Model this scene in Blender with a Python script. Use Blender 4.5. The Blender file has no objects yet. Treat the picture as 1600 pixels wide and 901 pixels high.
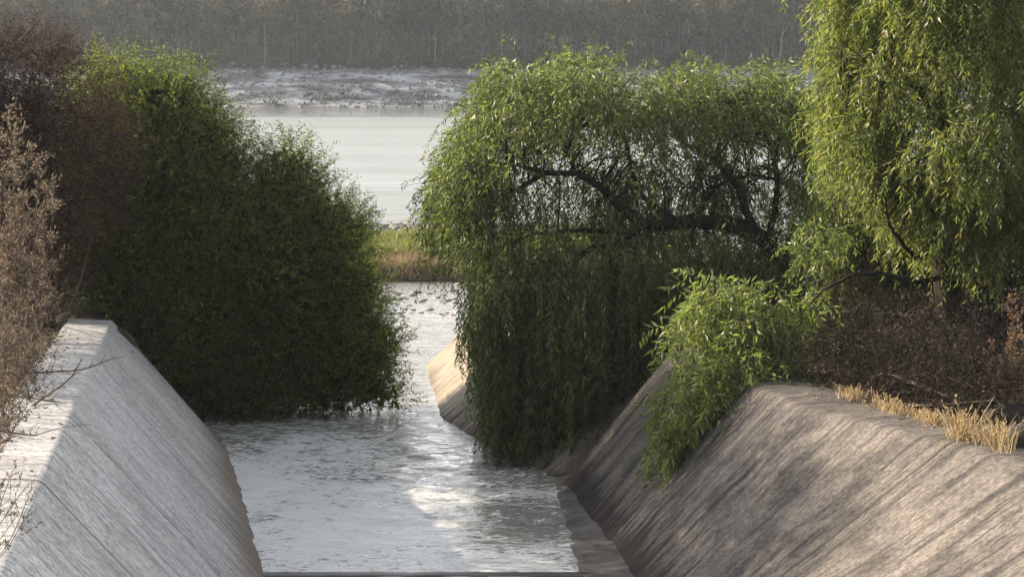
import bpy, math, random
import numpy as np
from mathutils import Vector, noise as mnoise

# ------------------------------------------------------------------ camera, sky, sun, exposure
SC = bpy.context.scene
COL = SC.collection
F = 2537.0                       # focal length in photograph pixels (1600 wide)
CAM = np.array([0.0, 0.0, 9.0])
PITCH = math.atan(355.5 / F)
cam_d = bpy.data.cameras.new('camera')
cam = bpy.data.objects.new('camera', cam_d)
COL.objects.link(cam)
cam.location = CAM
cam.rotation_euler = (math.radians(90) - PITCH, 0, 0)
cam_d.sensor_width = 36.0
cam_d.lens = 36.0 * F / 1600.0
cam_d.clip_start = 0.1
cam_d.clip_end = 3000
SC.camera = cam

SUN_AZ = math.radians(-68)       # left of the viewing direction (+Y)
SUN_EL = math.radians(22)
w = bpy.data.worlds.new('World')
SC.world = w
w.use_nodes = True
nt = w.node_tree
bg = nt.nodes['Background']
sky = nt.nodes.new('ShaderNodeTexSky')
sky.sky_type = 'NISHITA'
sky.sun_disc = False
sky.sun_elevation = SUN_EL
sky.sun_rotation = SUN_AZ
sky.air_density = 1.0
sky.dust_density = 1.3
# thin bright cloud low over the lake, mixed into the sky
def wn(kind, **kw):
    n = nt.nodes.new(kind)
    for k, v in kw.items(): setattr(n, k, v)
    return n
def wrange(src, a, b, c, d):
    n = wn('ShaderNodeMapRange', interpolation_type='SMOOTHSTEP')
    for i, v in enumerate((a, b, c, d)): n.inputs[i + 1].default_value = v
    nt.links.new(src, n.inputs[0]); return n.outputs[0]
def wmath(op, a, b):
    n = wn('ShaderNodeMath', operation=op)
    for i, v in enumerate((a, b)):
        if isinstance(v, float): n.inputs[i].default_value = v
        else: nt.links.new(v, n.inputs[i])
    return n.outputs[0]
tcw = wn('ShaderNodeTexCoord')
sepw = wn('ShaderNodeSeparateXYZ'); nt.links.new(tcw.outputs['Generated'], sepw.inputs[0])
mpw = wn('ShaderNodeMapping'); mpw.inputs['Scale'].default_value = (2.0, 2.0, 7.0); nt.links.new(tcw.outputs['Generated'], mpw.inputs[0])
nzw = wn('ShaderNodeTexNoise'); nzw.inputs['Scale'].default_value = 1.3; nzw.inputs['Detail'].default_value = 5; nt.links.new(mpw.outputs[0], nzw.inputs['Vector'])
cl = wmath('MULTIPLY', wrange(nzw.outputs[0], 0.3, 0.6, 0.55, 1.0), wrange(sepw.outputs['Z'], 0.3, 0.62, 1.0, 0.12))
cl = wmath('MULTIPLY', cl, wrange(sepw.outputs['Y'], 0.1, 0.85, 0.06, 1.0))
mixw = wn('ShaderNodeMix', data_type='RGBA')
veil = wn('ShaderNodeMix', data_type='RGBA')      # thin high veil that greys the blue
veil.inputs[0].default_value = 0.7; nt.links.new(sky.outputs[0], veil.inputs[6]); veil.inputs[7].default_value = (2.3, 2.35, 2.45, 1)
nt.links.new(cl, mixw.inputs[0]); nt.links.new(veil.outputs[2], mixw.inputs[6]); mixw.inputs[7].default_value = (17.0, 17.0, 17.0, 1)
nt.links.new(mixw.outputs[2], bg.inputs[0])
bg.inputs[1].default_value = 0.12
sl = bpy.data.lights.new('sun', 'SUN')
sl.energy = 5.0
sl.angle = math.radians(0.5)
sl.color = (1.0, 0.86, 0.68)
sun = bpy.data.objects.new('sun', sl)
COL.objects.link(sun)
sd = Vector((math.sin(SUN_AZ) * math.cos(SUN_EL), math.cos(SUN_AZ) * math.cos(SUN_EL), math.sin(SUN_EL)))
sun.rotation_euler = sd.to_track_quat('Z', 'Y').to_euler()
sun.location = sd * 100
vs = SC.view_settings
vs.view_transform = 'Standard'
vs.look = 'None'
vs.gamma = 1.0
vs.use_curve_mapping = False
vs.exposure = 1.4
SC.cycles.use_denoising = True
SC.cycles.max_bounces = 8
SC.cycles.transparent_max_bounces = 8
SC.cycles.volume_bounces = 0
SC.cycles.caustics_reflective = False

# ------------------------------------------------------------------ maths helpers
FWD = np.array([0, math.cos(PITCH), -math.sin(PITCH)])
UP = np.array([0, math.sin(PITCH), math.cos(PITCH)])
RT = np.array([1.0, 0, 0])


def ray(px, py):
    return FWD + (px - 800.0) / F * RT + (450.5 - py) / F * UP


def PD(px, py, y):               # point seen at a pixel, at ground distance y
    d = ray(px, py)
    return CAM + d * (y / d[1])


def PG(px, py, z0, y0=0.0, g=0.0):   # point seen at a pixel on the plane z = z0 + g*(y0-y)
    d = ray(px, py)
    return CAM + d * ((z0 + g * y0 - CAM[2]) / (d[2] + g * d[1]))


def sstep(a, b, x):
    t = np.clip((x - a) / (b - a), 0, 1)
    return t * t * (3 - 2 * t)


def wav(x, y, seed, s):
    r = np.random.default_rng(seed)
    o = 0
    for k in range(7):
        a = r.uniform(0, 2 * math.pi)
        f = s * r.uniform(0.5, 2.2)
        o = o + np.sin((x * math.cos(a) + y * math.sin(a)) * f + r.uniform(0, 6.28)) / (1 + 0.5 * k)
    return o / 2.2


GR = 0.079
def zwater(y): return GR * np.maximum(35.0 - np.asarray(y, float), 0.0)

# ------------------------------------------------------------------ object helpers
def tag(o, label=None, cat=None, group=None, kind=None):
    if label: o['label'] = label
    if cat: o['category'] = cat
    if group: o['group'] = group
    if kind: o['kind'] = kind
    return o


def empty(name, loc):
    o = bpy.data.objects.new(name, None)
    o.location = [float(v) for v in loc]
    o.empty_display_size = 0.3
    COL.objects.link(o)
    return o


def mesh_np(name, V, faces, mats, parent=None, smooth=False, mat_idx=None, uv=None):
    """V (n,3) array in world space; faces either (m,k) int array or a list of lists"""
    V = np.asarray(V, dtype=np.float32)
    if parent is not None:
        V = V - np.array(parent.location, dtype=np.float32)
    me = bpy.data.meshes.new(name)
    if isinstance(faces, np.ndarray):
        m, k = faces.shape
        me.vertices.add(len(V)); me.vertices.foreach_set('co', V.ravel())
        me.loops.add(m * k); me.loops.foreach_set('vertex_index', faces.astype(np.int32).ravel())
        me.polygons.add(m)
        me.polygons.foreach_set('loop_start', np.arange(0, m * k, k, dtype=np.int32))
        me.polygons.foreach_set('loop_total', np.full(m, k, dtype=np.int32))
    else:
        me.from_pydata([tuple(map(float, v)) for v in V], [], faces)
    if not isinstance(mats, (list, tuple)): mats = [mats]
    for mt in mats: me.materials.append(mt)
    if mat_idx is not None:
        me.polygons.foreach_set('material_index', np.asarray(mat_idx, dtype=np.int32))
    if smooth:
        me.polygons.foreach_set('use_smooth', np.ones(len(me.polygons), dtype=bool))
    me.update(calc_edges=True)
    if uv is not None:
        ul = me.uv_layers.new(name='uv')
        vi = np.zeros(len(me.loops), dtype=np.int32)
        me.loops.foreach_get('vertex_index', vi)
        ul.data.foreach_set('uv', np.asarray(uv, dtype=np.float32)[vi].ravel())
    o = bpy.data.objects.new(name, me)
    COL.objects.link(o)
    if parent is not None: o.parent = parent
    return o


def grid_faces(nu, nv):
    i = np.arange(nu - 1)[:, None] * nv + np.arange(nv - 1)[None, :]
    return np.stack([i, i + nv, i + nv + 1, i + 1], -1).reshape(-1, 4)


class Acc:                       # collects geometry pieces of quads
    def __init__(self): self.V = []; self.Q = []; self.n = 0
    def add(self, V, Q):
        self.V.append(np.asarray(V, float)); self.Q.append(np.asarray(Q) + self.n); self.n += len(V)
    def tube(self, pts, r0, r1, sides=6, wob=0.0, rng=None):
        pts = np.asarray(pts, float)
        n = len(pts)
        T = np.gradient(pts, axis=0)
        T /= np.linalg.norm(T, axis=1)[:, None] + 1e-9
        ref = np.array([0.31, 0.2, 0.93]) if abs(T[0, 2]) < 0.8 else np.array([0.9, 0.3, 0.1])
        A = np.cross(T, ref); A /= np.linalg.norm(A, axis=1)[:, None] + 1e-9
        B = np.cross(T, A)
        rr = np.linspace(r0, r1, n)[:, None]
        if wob and rng is not None: rr = rr * (1 + wob * rng.uniform(-1, 1, (n, 1)))
        an = np.arange(sides) * 2 * math.pi / sides
        V = pts[:, None, :] + rr[:, None, :] * (np.cos(an)[None, :, None] * A[:, None, :] + np.sin(an)[None, :, None] * B[:, None, :])
        i = np.arange(n - 1)[:, None] * sides + np.arange(sides)[None, :]
        j = np.arange(n - 1)[:, None] * sides + (np.arange(sides)[None, :] + 1) % sides
        Q = np.stack([i, j, j + sides, i + sides], -1).reshape(-1, 4)
        self.add(V.reshape(-1, 3), Q)
    def leaves(self, C, D, L, W, rng):
        """diamond leaves: base points C, axes D, lengths L, widths W"""
        C = np.asarray(C, float); D = np.asarray(D, float)
        D = D / (np.linalg.norm(D, axis=1)[:, None] + 1e-9)
        R = rng.normal(size=D.shape)
        S = np.cross(D, R); S /= np.linalg.norm(S, axis=1)[:, None] + 1e-9
        N = np.cross(S, D)
        L = np.broadcast_to(L, (len(C),))[:, None]; W = np.broadcast_to(W, (len(C),))[:, None]
        a = C; c = C + D * L
        m = C + D * L * 0.42 + N * L * 0.08
        V = np.stack([a, m + S * W * 0.5, c, m - S * W * 0.5], 1).reshape(-1, 3)
        Q = np.arange(len(C) * 4).reshape(-1, 4)
        self.add(V, Q)
    def build(self, name, mats, parent=None, smooth=False):
        return mesh_np(name, np.concatenate(self.V), np.concatenate(self.Q), mats, parent, smooth)


def catmull(P, n=6):
    P = np.asarray(P, float)
    E = np.vstack([2 * P[0] - P[1], P, 2 * P[-1] - P[-2]])
    out = []
    for i in range(len(P) - 1):
        a, b, c, d = E[i:i + 4]
        for t in np.linspace(0, 1, n, endpoint=False):
            out.append(0.5 * (2 * b + (c - a) * t + (2 * a - 5 * b + 4 * c - d) * t * t + (3 * b - a - 3 * c + d) * t ** 3))
    out.append(P[-1])
    return np.array(out)

# ------------------------------------------------------------------ materials
def new_mat(name):
    m = bpy.data.materials.new(name)
    m.use_nodes = True
    t = m.node_tree
    return m, t, t.nodes['Principled BSDF']


def N(t, kind, **kw):
    n = t.nodes.new(kind)
    for k, v in kw.items():
        if hasattr(n, k): setattr(n, k, v)
        else: n.inputs[k].default_value = v
    return n


def ramp(t, fac, stops):
    r = t.nodes.new('ShaderNodeValToRGB')
    e = r.color_ramp.elements
    while len(e) < len(stops): e.new(0.5)
    for el, (p, c) in zip(e, stops):
        el.position = p
        el.color = tuple(c) + (1,) if len(c) == 3 else c
    t.links.new(fac, r.inputs[0])
    return r.outputs[0]


def mathn(t, op, a, b=None, c=None, clamp=False):
    n = t.nodes.new('ShaderNodeMath'); n.operation = op; n.use_clamp = clamp
    for i, v in enumerate((a, b, c)):
        if v is None: continue
        if isinstance(v, (int, float)): n.inputs[i].default_value = v
        else: t.links.new(v, n.inputs[i])
    return n.outputs[0]


def mixc(t, fac, a, b, blend='MIX'):
    n = t.nodes.new('ShaderNodeMix'); n.data_type = 'RGBA'; n.blend_type = blend
    if isinstance(fac, (int, float)): n.inputs[0].default_value = fac
    else: t.links.new(fac, n.inputs[0])
    for i, v in ((6, a), (7, b)):
        if isinstance(v, tuple): n.inputs[i].default_value = tuple(v) + (1,)
        else: t.links.new(v, n.inputs[i])
    return n.outputs[2]


def leaf_mat(name, stops, trans=0.4, tcol=None, rough=0.42, spec=0.32):
    m, t, b = new_mat(name)
    g = N(t, 'ShaderNodeNewGeometry')
    c = ramp(t, g.outputs['Random Per Island'], stops)
    t.links.new(c, b.inputs['Base Color'])
    b.inputs['Roughness'].default_value = rough
    b.inputs['Specular IOR Level'].default_value = spec
    if trans > 0:
        tr = N(t, 'ShaderNodeBsdfTranslucent')
        t.links.new(mixc(t, 1.0, c, tcol or (1.5, 1.6, 0.8), 'MULTIPLY'), tr.inputs[0])
        mx = N(t, 'ShaderNodeMixShader'); mx.inputs[0].default_value = trans
        t.links.new(b.outputs[0], mx.inputs[1]); t.links.new(tr.outputs[0], mx.inputs[2])
        t.links.new(mx.outputs[0], t.nodes['Material Output'].inputs[0])
    return m


def bark_mat(name, c1, c2, scale=6.0):
    m, t, b = new_mat(name)
    tc = N(t, 'ShaderNodeTexCoord')
    mp = N(t, 'ShaderNodeMapping'); mp.inputs['Scale'].default_value = (scale, scale, scale * 0.25)
    t.links.new(tc.outputs['Object'], mp.inputs[0])
    n = N(t, 'ShaderNodeTexNoise'); n.inputs['Scale'].default_value = 1.0; n.inputs['Detail'].default_value = 6
    t.links.new(mp.outputs[0], n.inputs['Vector'])
    t.links.new(ramp(t, n.outputs[0], [(0.3, c1), (0.7, c2)]), b.inputs['Base Color'])
    bp = N(t, 'ShaderNodeBump'); bp.inputs['Strength'].default_value = 0.6; bp.inputs['Distance'].default_value = 0.03
    t.links.new(n.outputs[0], bp.inputs['Height']); t.links.new(bp.outputs[0], b.inputs['Normal'])
    b.inputs['Roughness'].default_value = 0.9
    b.inputs['Specular IOR Level'].default_value = 0.1
    return m


def concrete_mat(name, light, mid, dark, foot_tone, joints=(), foot=(0.0, 0.6), streak=0.5, stw=4.5, grain=0.35):
    """UV: u metres along the wall, v metres up from the foot. Streaks run along the slope."""
    m, t, b = new_mat(name)
    uv = N(t, 'ShaderNodeUVMap'); uv.uv_map = 'uv'
    sep = N(t, 'ShaderNodeSeparateXYZ'); t.links.new(uv.outputs[0], sep.inputs[0])
    def nz(sx, sy, det, rough=0.55, off=0.0):
        mp = N(t, 'ShaderNodeMapping'); mp.inputs['Scale'].default_value = (sx, sy, 1); mp.inputs['Location'].default_value = (off, off * 0.7, off * 1.3)
        t.links.new(uv.outputs[0], mp.inputs[0])
        n = N(t, 'ShaderNodeTexNoise'); n.inputs['Scale'].default_value = 1; n.inputs['Detail'].default_value = det; n.inputs['Roughness'].default_value = rough
        t.links.new(mp.outputs[0], n.inputs['Vector'])
        return n.outputs[0]
    big = nz(0.35, 0.5, 4, off=3)
    st = nz(stw, 0.32, 7, 0.7, off=7)
    st2 = nz(stw * 2.9, 0.6, 6, 0.7, off=11)
    fine = nz(22, 14, 6, 0.8, off=1)
    c = ramp(t, big, [(0.3, mid), (0.7, light)])
    c = mixc(t, mathn(t, 'MULTIPLY', ramp(t, st, [(0.5, (0, 0, 0)), (0.62, (1, 1, 1))]), streak), c, dark)
    c = mixc(t, mathn(t, 'MULTIPLY', ramp(t, st2, [(0.54, (0, 0, 0)), (0.63, (1, 1, 1))]), streak * 0.8), c, dark)
    c = mixc(t, mathn(t, 'MULTIPLY', ramp(t, st2, [(0.28, (1, 1, 1)), (0.42, (0, 0, 0))]), 0.35), c, light)
    blot = nz(1.3, 0.9, 7, 0.7, off=21)
    c = mixc(t, mathn(t, 'MULTIPLY', ramp(t, blot, [(0.48, (0, 0, 0)), (0.66, (1, 1, 1))]), streak * 0.9), c, dark)
    c = mixc(t, grain, c, mixc(t, 1.0, c, ramp(t, fine, [(0.38, (0.3, 0.3, 0.3)), (0.62, (1.6, 1.6, 1.6))]), 'MULTIPLY'))
    # pits and specks
    vo = N(t, 'ShaderNodeTexVoronoi'); vo.inputs['Scale'].default_value = 2.2
    t.links.new(uv.outputs[0], vo.inputs['Vector'])
    c = mixc(t, mathn(t, 'MULTIPLY', ramp(t, vo.outputs['Distance'], [(0.06, (1, 1, 1)), (0.10, (0, 0, 0))]), ramp(t, nz(0.5, 0.5, 2, off=5), [(0.5, (0, 0, 0)), (0.6, (1, 1, 1))])), c, dark)
    # darker band along the foot, ragged upper edge; brown staining on the left wall
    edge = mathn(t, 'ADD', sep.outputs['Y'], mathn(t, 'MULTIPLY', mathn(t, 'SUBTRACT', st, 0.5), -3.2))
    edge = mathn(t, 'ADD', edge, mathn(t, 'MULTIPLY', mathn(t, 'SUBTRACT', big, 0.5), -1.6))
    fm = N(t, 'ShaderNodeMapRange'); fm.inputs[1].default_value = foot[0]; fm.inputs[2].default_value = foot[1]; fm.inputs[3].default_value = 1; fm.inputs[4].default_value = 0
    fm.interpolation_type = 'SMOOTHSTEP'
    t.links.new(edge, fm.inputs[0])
    c = mixc(t, mathn(t, 'MULTIPLY', fm.outputs[0], 0.9), c, foot_tone)
    # joints
    h = mathn(t, 'MULTIPLY', fine, 0.4)
    h = mathn(t, 'ADD', h, mathn(t, 'MULTIPLY', st2, 0.7))
    for u0, wd in joints:
        uu = mathn(t, 'ADD', sep.outputs['X'], mathn(t, 'MULTIPLY', mathn(t, 'SUBTRACT', st, 0.5), 0.05))
        d = mathn(t, 'ABSOLUTE', mathn(t, 'SUBTRACT', uu, u0))
        j = N(t, 'ShaderNodeMapRange'); j.inputs[1].default_value = wd; j.inputs[2].default_value = wd * 2.2; j.inputs[3].default_value = 1; j.inputs[4].default_value = 0
        t.links.new(d, j.inputs[0])
        c = mixc(t, mathn(t, 'MULTIPLY', j.outputs[0], 0.75), c, (0.06, 0.052, 0.045))
        h = mathn(t, 'SUBTRACT', h, mathn(t, 'MULTIPLY', j.outputs[0], 2.0))
    t.links.new(c, b.inputs['Base Color'])
    bp = N(t, 'ShaderNodeBump'); bp.inputs['Strength'].default_value = 0.7; bp.inputs['Distance'].default_value = 0.03
    t.links.new(h, bp.inputs['Height']); t.links.new(bp.outputs[0], b.inputs['Normal'])
    b.inputs['Roughness'].default_value = 0.85
    b.inputs['Specular IOR Level'].default_value = 0.25
    return m


def ground_mat(name, stops, scale=0.6, bump=0.08):
    m, t, b = new_mat(name)
    tc = N(t, 'ShaderNodeTexCoord')
    n = N(t, 'ShaderNodeTexNoise'); n.inputs['Scale'].default_value = scale; n.inputs['Detail'].default_value = 9; n.inputs['Roughness'].default_value = 0.65
    t.links.new(tc.outputs['Object'], n.inputs['Vector'])
    t.links.new(ramp(t, n.outputs[0], stops), b.inputs['Base Color'])
    bp = N(t, 'ShaderNodeBump'); bp.inputs['Strength'].default_value = 1; bp.inputs['Distance'].default_value = bump
    t.links.new(n.outputs[0], bp.inputs['Height']); t.links.new(bp.outputs[0], b.inputs['Normal'])
    b.inputs['Roughness'].default_value = 0.95
    b.inputs['Specular IOR Level'].default_value = 0.1
    return m


M = {}
M['willow'] = leaf_mat('pepper_leaf', [(0.0, (0.03, 0.046, 0.017)), (0.55, (0.09, 0.122, 0.045)), (0.93, (0.19, 0.215, 0.09)), (1.0, (0.28, 0.23, 0.1))], 0.45)
M['tall'] = leaf_mat('tall_pepper_leaf', [(0.0, (0.07, 0.10, 0.025)), (0.5, (0.14, 0.168, 0.056)), (0.95, (0.25, 0.265, 0.105)), (1.0, (0.3, 0.2, 0.08))], 0.48)
M['shrub'] = leaf_mat('shrub_leaf', [(0.0, (0.07, 0.105, 0.028)), (0.5, (0.14, 0.175, 0.058)), (1.0, (0.27, 0.29, 0.12))], 0.45)
M['bush'] = leaf_mat('bush_leaf', [(0.0, (0.014, 0.024, 0.008)), (0.5, (0.058, 0.08, 0.02)), (1.0, (0.28, 0.32, 0.08))], 0.4, None, 0.5, 0.2)
M['brown'] = leaf_mat('rust_leaf', [(0.0, (0.02, 0.016, 0.013)), (0.5, (0.05, 0.04, 0.031)), (0.85, (0.12, 0.09, 0.065)), (1.0, (0.24, 0.165, 0.105))], 0.3, (1.3, 1.0, 0.75), 0.8, 0.08)
M['under'] = leaf_mat('shaded_thicket_leaf', [(0.0, (0.01, 0.0085, 0.007)), (0.6, (0.026, 0.022, 0.018)), (0.93, (0.052, 0.045, 0.036)), (1.0, (0.13, 0.11, 0.085))], 0.2, (1.2, 1.0, 0.8), 0.8, 0.08)  # brown leaf colours darkened to paint in the shade beneath the trees
M['rust'] = leaf_mat('rusty_head', [(0.0, (0.1, 0.065, 0.042)), (0.5, (0.2, 0.135, 0.088)), (1.0, (0.34, 0.25, 0.17))], 0.3, (1.2, 0.9, 0.7), 0.8, 0.1)
M['beige'] = leaf_mat('seed_head', [(0.0, (0.07, 0.055, 0.042)), (0.5, (0.14, 0.12, 0.095)), (1.0, (0.32, 0.28, 0.22))], 0.3, (1.2, 1.0, 0.8), 0.8, 0.1)
M['straw'] = leaf_mat('straw_blade', [(0.0, (0.2, 0.145, 0.08)), (0.5, (0.42, 0.325, 0.19)), (1.0, (0.62, 0.53, 0.36))], 0.4, (1.1, 1.0, 0.8), 0.6, 0.2)
M['tan'] = leaf_mat('tan_blade', [(0.0, (0.14, 0.11, 0.06)), (0.5, (0.24, 0.19, 0.11)), (1.0, (0.36, 0.3, 0.2))], 0.3, (1.1, 1.0, 0.8), 0.7, 0.1)
M['grass'] = leaf_mat('green_blade', [(0.0, (0.08, 0.10, 0.035)), (0.6, (0.13, 0.14, 0.055)), (1.0, (0.24, 0.21, 0.1))], 0.4)
M['forest'] = leaf_mat('forest_leaf', [(0.0, (0.018, 0.022, 0.013)), (0.6, (0.036, 0.041, 0.023)), (1.0, (0.075, 0.07, 0.04))], 0.25, None, 0.7, 0.1)
t = M['forest'].node_tree                     # stands of different species: broad patches of olive, grey and brown
pb_ = t.nodes['Principled BSDF']; src_ = pb_.inputs['Base Color'].links[0].from_socket
tcs = N(t, 'ShaderNodeTexCoord'); mps = N(t, 'ShaderNodeMapping'); mps.inputs['Scale'].default_value = (0.09, 0.05, 0.07); t.links.new(tcs.outputs['Object'], mps.inputs[0])
nzs = N(t, 'ShaderNodeTexNoise'); nzs.inputs['Scale'].default_value = 1.0; nzs.inputs['Detail'].default_value = 3; t.links.new(mps.outputs[0], nzs.inputs['Vector'])
t.links.new(mixc(t, 1.0, src_, ramp(t, nzs.outputs[0], [(0.32, (0.4, 0.42, 0.45)), (0.48, (1.0, 0.95, 0.85)), (0.62, (2.6, 2.2, 1.6))]), 'MULTIPLY'), pb_.inputs['Base Color'])
M['bark'] = bark_mat('dark_bark', (0.014, 0.011, 0.009), (0.045, 0.036, 0.029))
M['twig'] = bark_mat('dry_twig', (0.06, 0.045, 0.035), (0.16, 0.12, 0.09), 12)
M['palebark'] = bark_mat('pale_bark', (0.13, 0.125, 0.115), (0.3, 0.29, 0.27), 1.5)
M['graybark'] = bark_mat('grey_bark', (0.05, 0.045, 0.04), (0.13, 0.12, 0.1), 1.5)
M['ground'] = ground_mat('bank_soil', [(0.3, (0.035, 0.026, 0.02)), (0.5, (0.075, 0.056, 0.042)), (0.7, (0.14, 0.11, 0.08))], 0.9)
M['farbank'] = ground_mat('far_bank_stone', [(0.36, (0.08, 0.08, 0.078)), (0.45, (0.2, 0.198, 0.196)), (0.58, (0.42, 0.42, 0.42))], 0.12, 0.9)
t = M['farbank'].node_tree
mpf = N(t, 'ShaderNodeMapping'); mpf.inputs['Scale'].default_value = (0.8, 2.2, 1.0); mpf.inputs['Rotation'].default_value = (0, 0, 0.5)
tcf = N(t, 'ShaderNodeTexCoord'); sff = N(t, 'ShaderNodeSeparateXYZ'); t.links.new(tcf.outputs['Object'], sff.inputs[0])
rff = N(t, 'ShaderNodeMapRange'); t.links.new(sff.outputs['Z'], rff.inputs[0])
for i_, v_ in enumerate((6.4, 7.6, 0.0, 1.0)): rff.inputs[i_ + 1].default_value = v_
bf = t.nodes['Principled BSDF']; src_ = bf.inputs['Base Color'].links[0].from_socket
t.links.new(mixc(t, rff.outputs[0], src_, (0.035, 0.032, 0.024)), bf.inputs['Base Color'])
t.links.new(tcf.outputs['Object'], mpf.inputs[0]); t.links.new(mpf.outputs[0], [n for n in t.nodes if n.type == 'TEX_NOISE'][0].inputs['Vector'])
M['rock'] = ground_mat('shore_rock', [(0.3, (0.11, 0.107, 0.1)), (0.7, (0.3, 0.295, 0.28))], 1.5, 0.05)
M['darkrock'] = ground_mat('dark_rock', [(0.3, (0.025, 0.022, 0.02)), (0.7, (0.09, 0.08, 0.07))], 3, 0.05)

# ------------------------------------------------------------------ channel geometry
lc0 = PG(20, 850, 3.0, 37.6, GR); lc1 = PG(175, 500, 3.0, 37.6, GR)
lb0 = PG(412, 890, 0, 35, GR); lb1 = PG(372, 742, 0, 35, GR)
rcA = PG(1600, 722, 3.0, 33.8, GR); rcB = PG(1250, 632, 3.0, 33.8, GR); rcC = PG(1050, 548, 3.0, 33.8, GR)
rb0 = PG(968, 890, 0, 35, GR); rb1 = PG(868, 750, 0, 35, GR)
we0 = PG(905, 890, 0, 35, GR)     # waterline on the ledge
fw0 = PG(690, 655, 0); fw1 = PG(665, 570, 0)
for nme, v in (('lc0', lc0), ('lc1', lc1), ('lb0', lb0), ('lb1', lb1), ('rcA', rcA), ('rcB', rcB), ('rcC', rcC), ('rb0', rb0), ('rb1', rb1), ('we0', we0), ('fw0', fw0), ('fw1', fw1)):
    print(nme, np.round(v, 2))


def line(p, q):
    return lambda y: p + (q - p) * ((y - p[1]) / (q[1] - p[1]))


def poly(ps):
    ys = np.array([p[1] for p in ps]); P = np.array(ps)
    return lambda y: np.array([np.interp(y, ys, P[:, 0]), y, np.interp(y, ys, P[:, 2])])


Lc = line(lc0, lc1); Lb = line(lb0, lb1); Rb = line(rb0, rb1)
rcN = rcA + (rcA - rcB) * 3.2; rcN[0] = rcA[0] + (rcA[1] - rcN[1]) * 0.24; rcN[2] = rcA[2] + (rcA[1] - rcN[1]) * GR
Rc = poly([rcN, rcA, rcB * 0.96 + 0.02 * (rcA + rcC), rcC])
Y_L = lc1[1]; Y_R = rcC[1]


def loft(name, basef, crestf, ys, out, wtop, mat, parent, seed, amp=0.012, camp=0.02, bevel=0.18, skew=0.0):
    """sloping wall: foot 1 m under the waterline, face, rounded crest, flat top, back; out=+1 away from channel to the right"""
    rows, uvs = [], []
    ys = np.asarray(ys)
    for y in ys:
        b = basef(y); c = crestf(y)
        b = np.array(b); c = np.array(c)
        d = c - b; Ls = np.linalg.norm(d); e = d / Ls
        pts, vv = [], []
        for s in np.concatenate([[-1.2, -0.5], np.linspace(0, 1 - bevel / Ls, 22) * Ls]):
            pts.append(b + e * s); vv.append(s)
        hor = np.array([out, 0.0, 0.0])
        for a in (0.25, 0.5, 0.75):           # rounding
            p0 = c - e * bevel; p2 = c + hor * bevel
            pts.append((1 - a) ** 2 * p0 + 2 * a * (1 - a) * c + a * a * p2); vv.append(Ls - bevel + 2 * bevel * a)
        for k in np.linspace(bevel, wtop, 6):
            pts.append(c + hor * k + np.array([0, 0, 0.02 * k])); vv.append(Ls + k)
        pts.append(c + hor * wtop + np.array([0, 0, -0.9])); vv.append(Ls + wtop + 0.9)
        rows.append(pts); uvs.append([(y, v) for v in vv])
    R = np.array(rows); U = np.array(uvs)
    nu, nv = R.shape[:2]
    for i in range(nu):
        for j in range(2, nv - 1):
            p = R[i, j]
            q = Vector((p[0] * 0.8 + seed, p[1] * 0.8, p[2] * 0.8))
            dz = mnoise.fractal(q, 1.0, 2.0, 4) * amp * 2
            if j > 22: dz += mnoise.fractal(Vector((p[1] * 0.9, seed, p[0] * 0.5)), 1.0, 2.0, 3) * camp
            R[i, j, 2] += dz
    V = R.reshape(-1, 3)
    Fq = grid_faces(nu, nv).tolist()
    Fq.append([j for j in range(nv)]); Fq.append([(nu - 1) * nv + j for j in range(nv)][::-1])
    return mesh_np(name, V, Fq, mat, parent, smooth=False, uv=U.reshape(-1, 2))


M['wall_l'] = concrete_mat('left_concrete', (0.47, 0.458, 0.445), (0.385, 0.375, 0.362), (0.17, 0.162, 0.155), (0.14, 0.108, 0.08), joints=[(21.4, 0.02), (26.5, 0.012), (31.5, 0.012), (16.5, 0.02)], foot=(0.1, 1.5), streak=0.55, stw=4.0, grain=0.7)
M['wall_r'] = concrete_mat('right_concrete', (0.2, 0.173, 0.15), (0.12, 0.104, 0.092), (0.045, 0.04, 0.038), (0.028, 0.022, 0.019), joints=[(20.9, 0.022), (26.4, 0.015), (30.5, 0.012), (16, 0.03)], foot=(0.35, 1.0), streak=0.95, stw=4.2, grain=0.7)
M['wall_f'] = concrete_mat('far_concrete', (0.3, 0.25, 0.19), (0.23, 0.19, 0.145), (0.13, 0.105, 0.08), (0.09, 0.07, 0.055), joints=[(44, 0.02)], foot=(-0.2, 0.4), streak=0.55)
M['ledge'] = ground_mat('ledge_concrete', [(0.3, (0.07, 0.063, 0.056)), (0.7, (0.18, 0.165, 0.15))], 2.5, 0.03)

lw = empty('sloping_wall', Lb(30)); tag(lw, 'pale grey sloping concrete channel wall below the dry weeds, facing the shrub-covered side', 'concrete wall')
lw['label'] = 'pale grey sloping concrete wall with a flat sunlit top beside dry weeds'
loft('wall_face', Lb, Lc, np.linspace(6, Y_L, 150), -1, 1.0, M['wall_l'], lw, 3.1, bevel=0.06)
rw = empty('sloping_wall', Rb(30)); tag(rw, 'brown streaked sloping concrete wall with a rounded crest beside golden grass', 'concrete wall')
loft('wall_face', Rb, Rc, np.linspace(6, Y_R, 150), 1, 1.1, M['wall_r'], rw, 7.7, 0.022, 0.035, 0.11)
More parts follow.
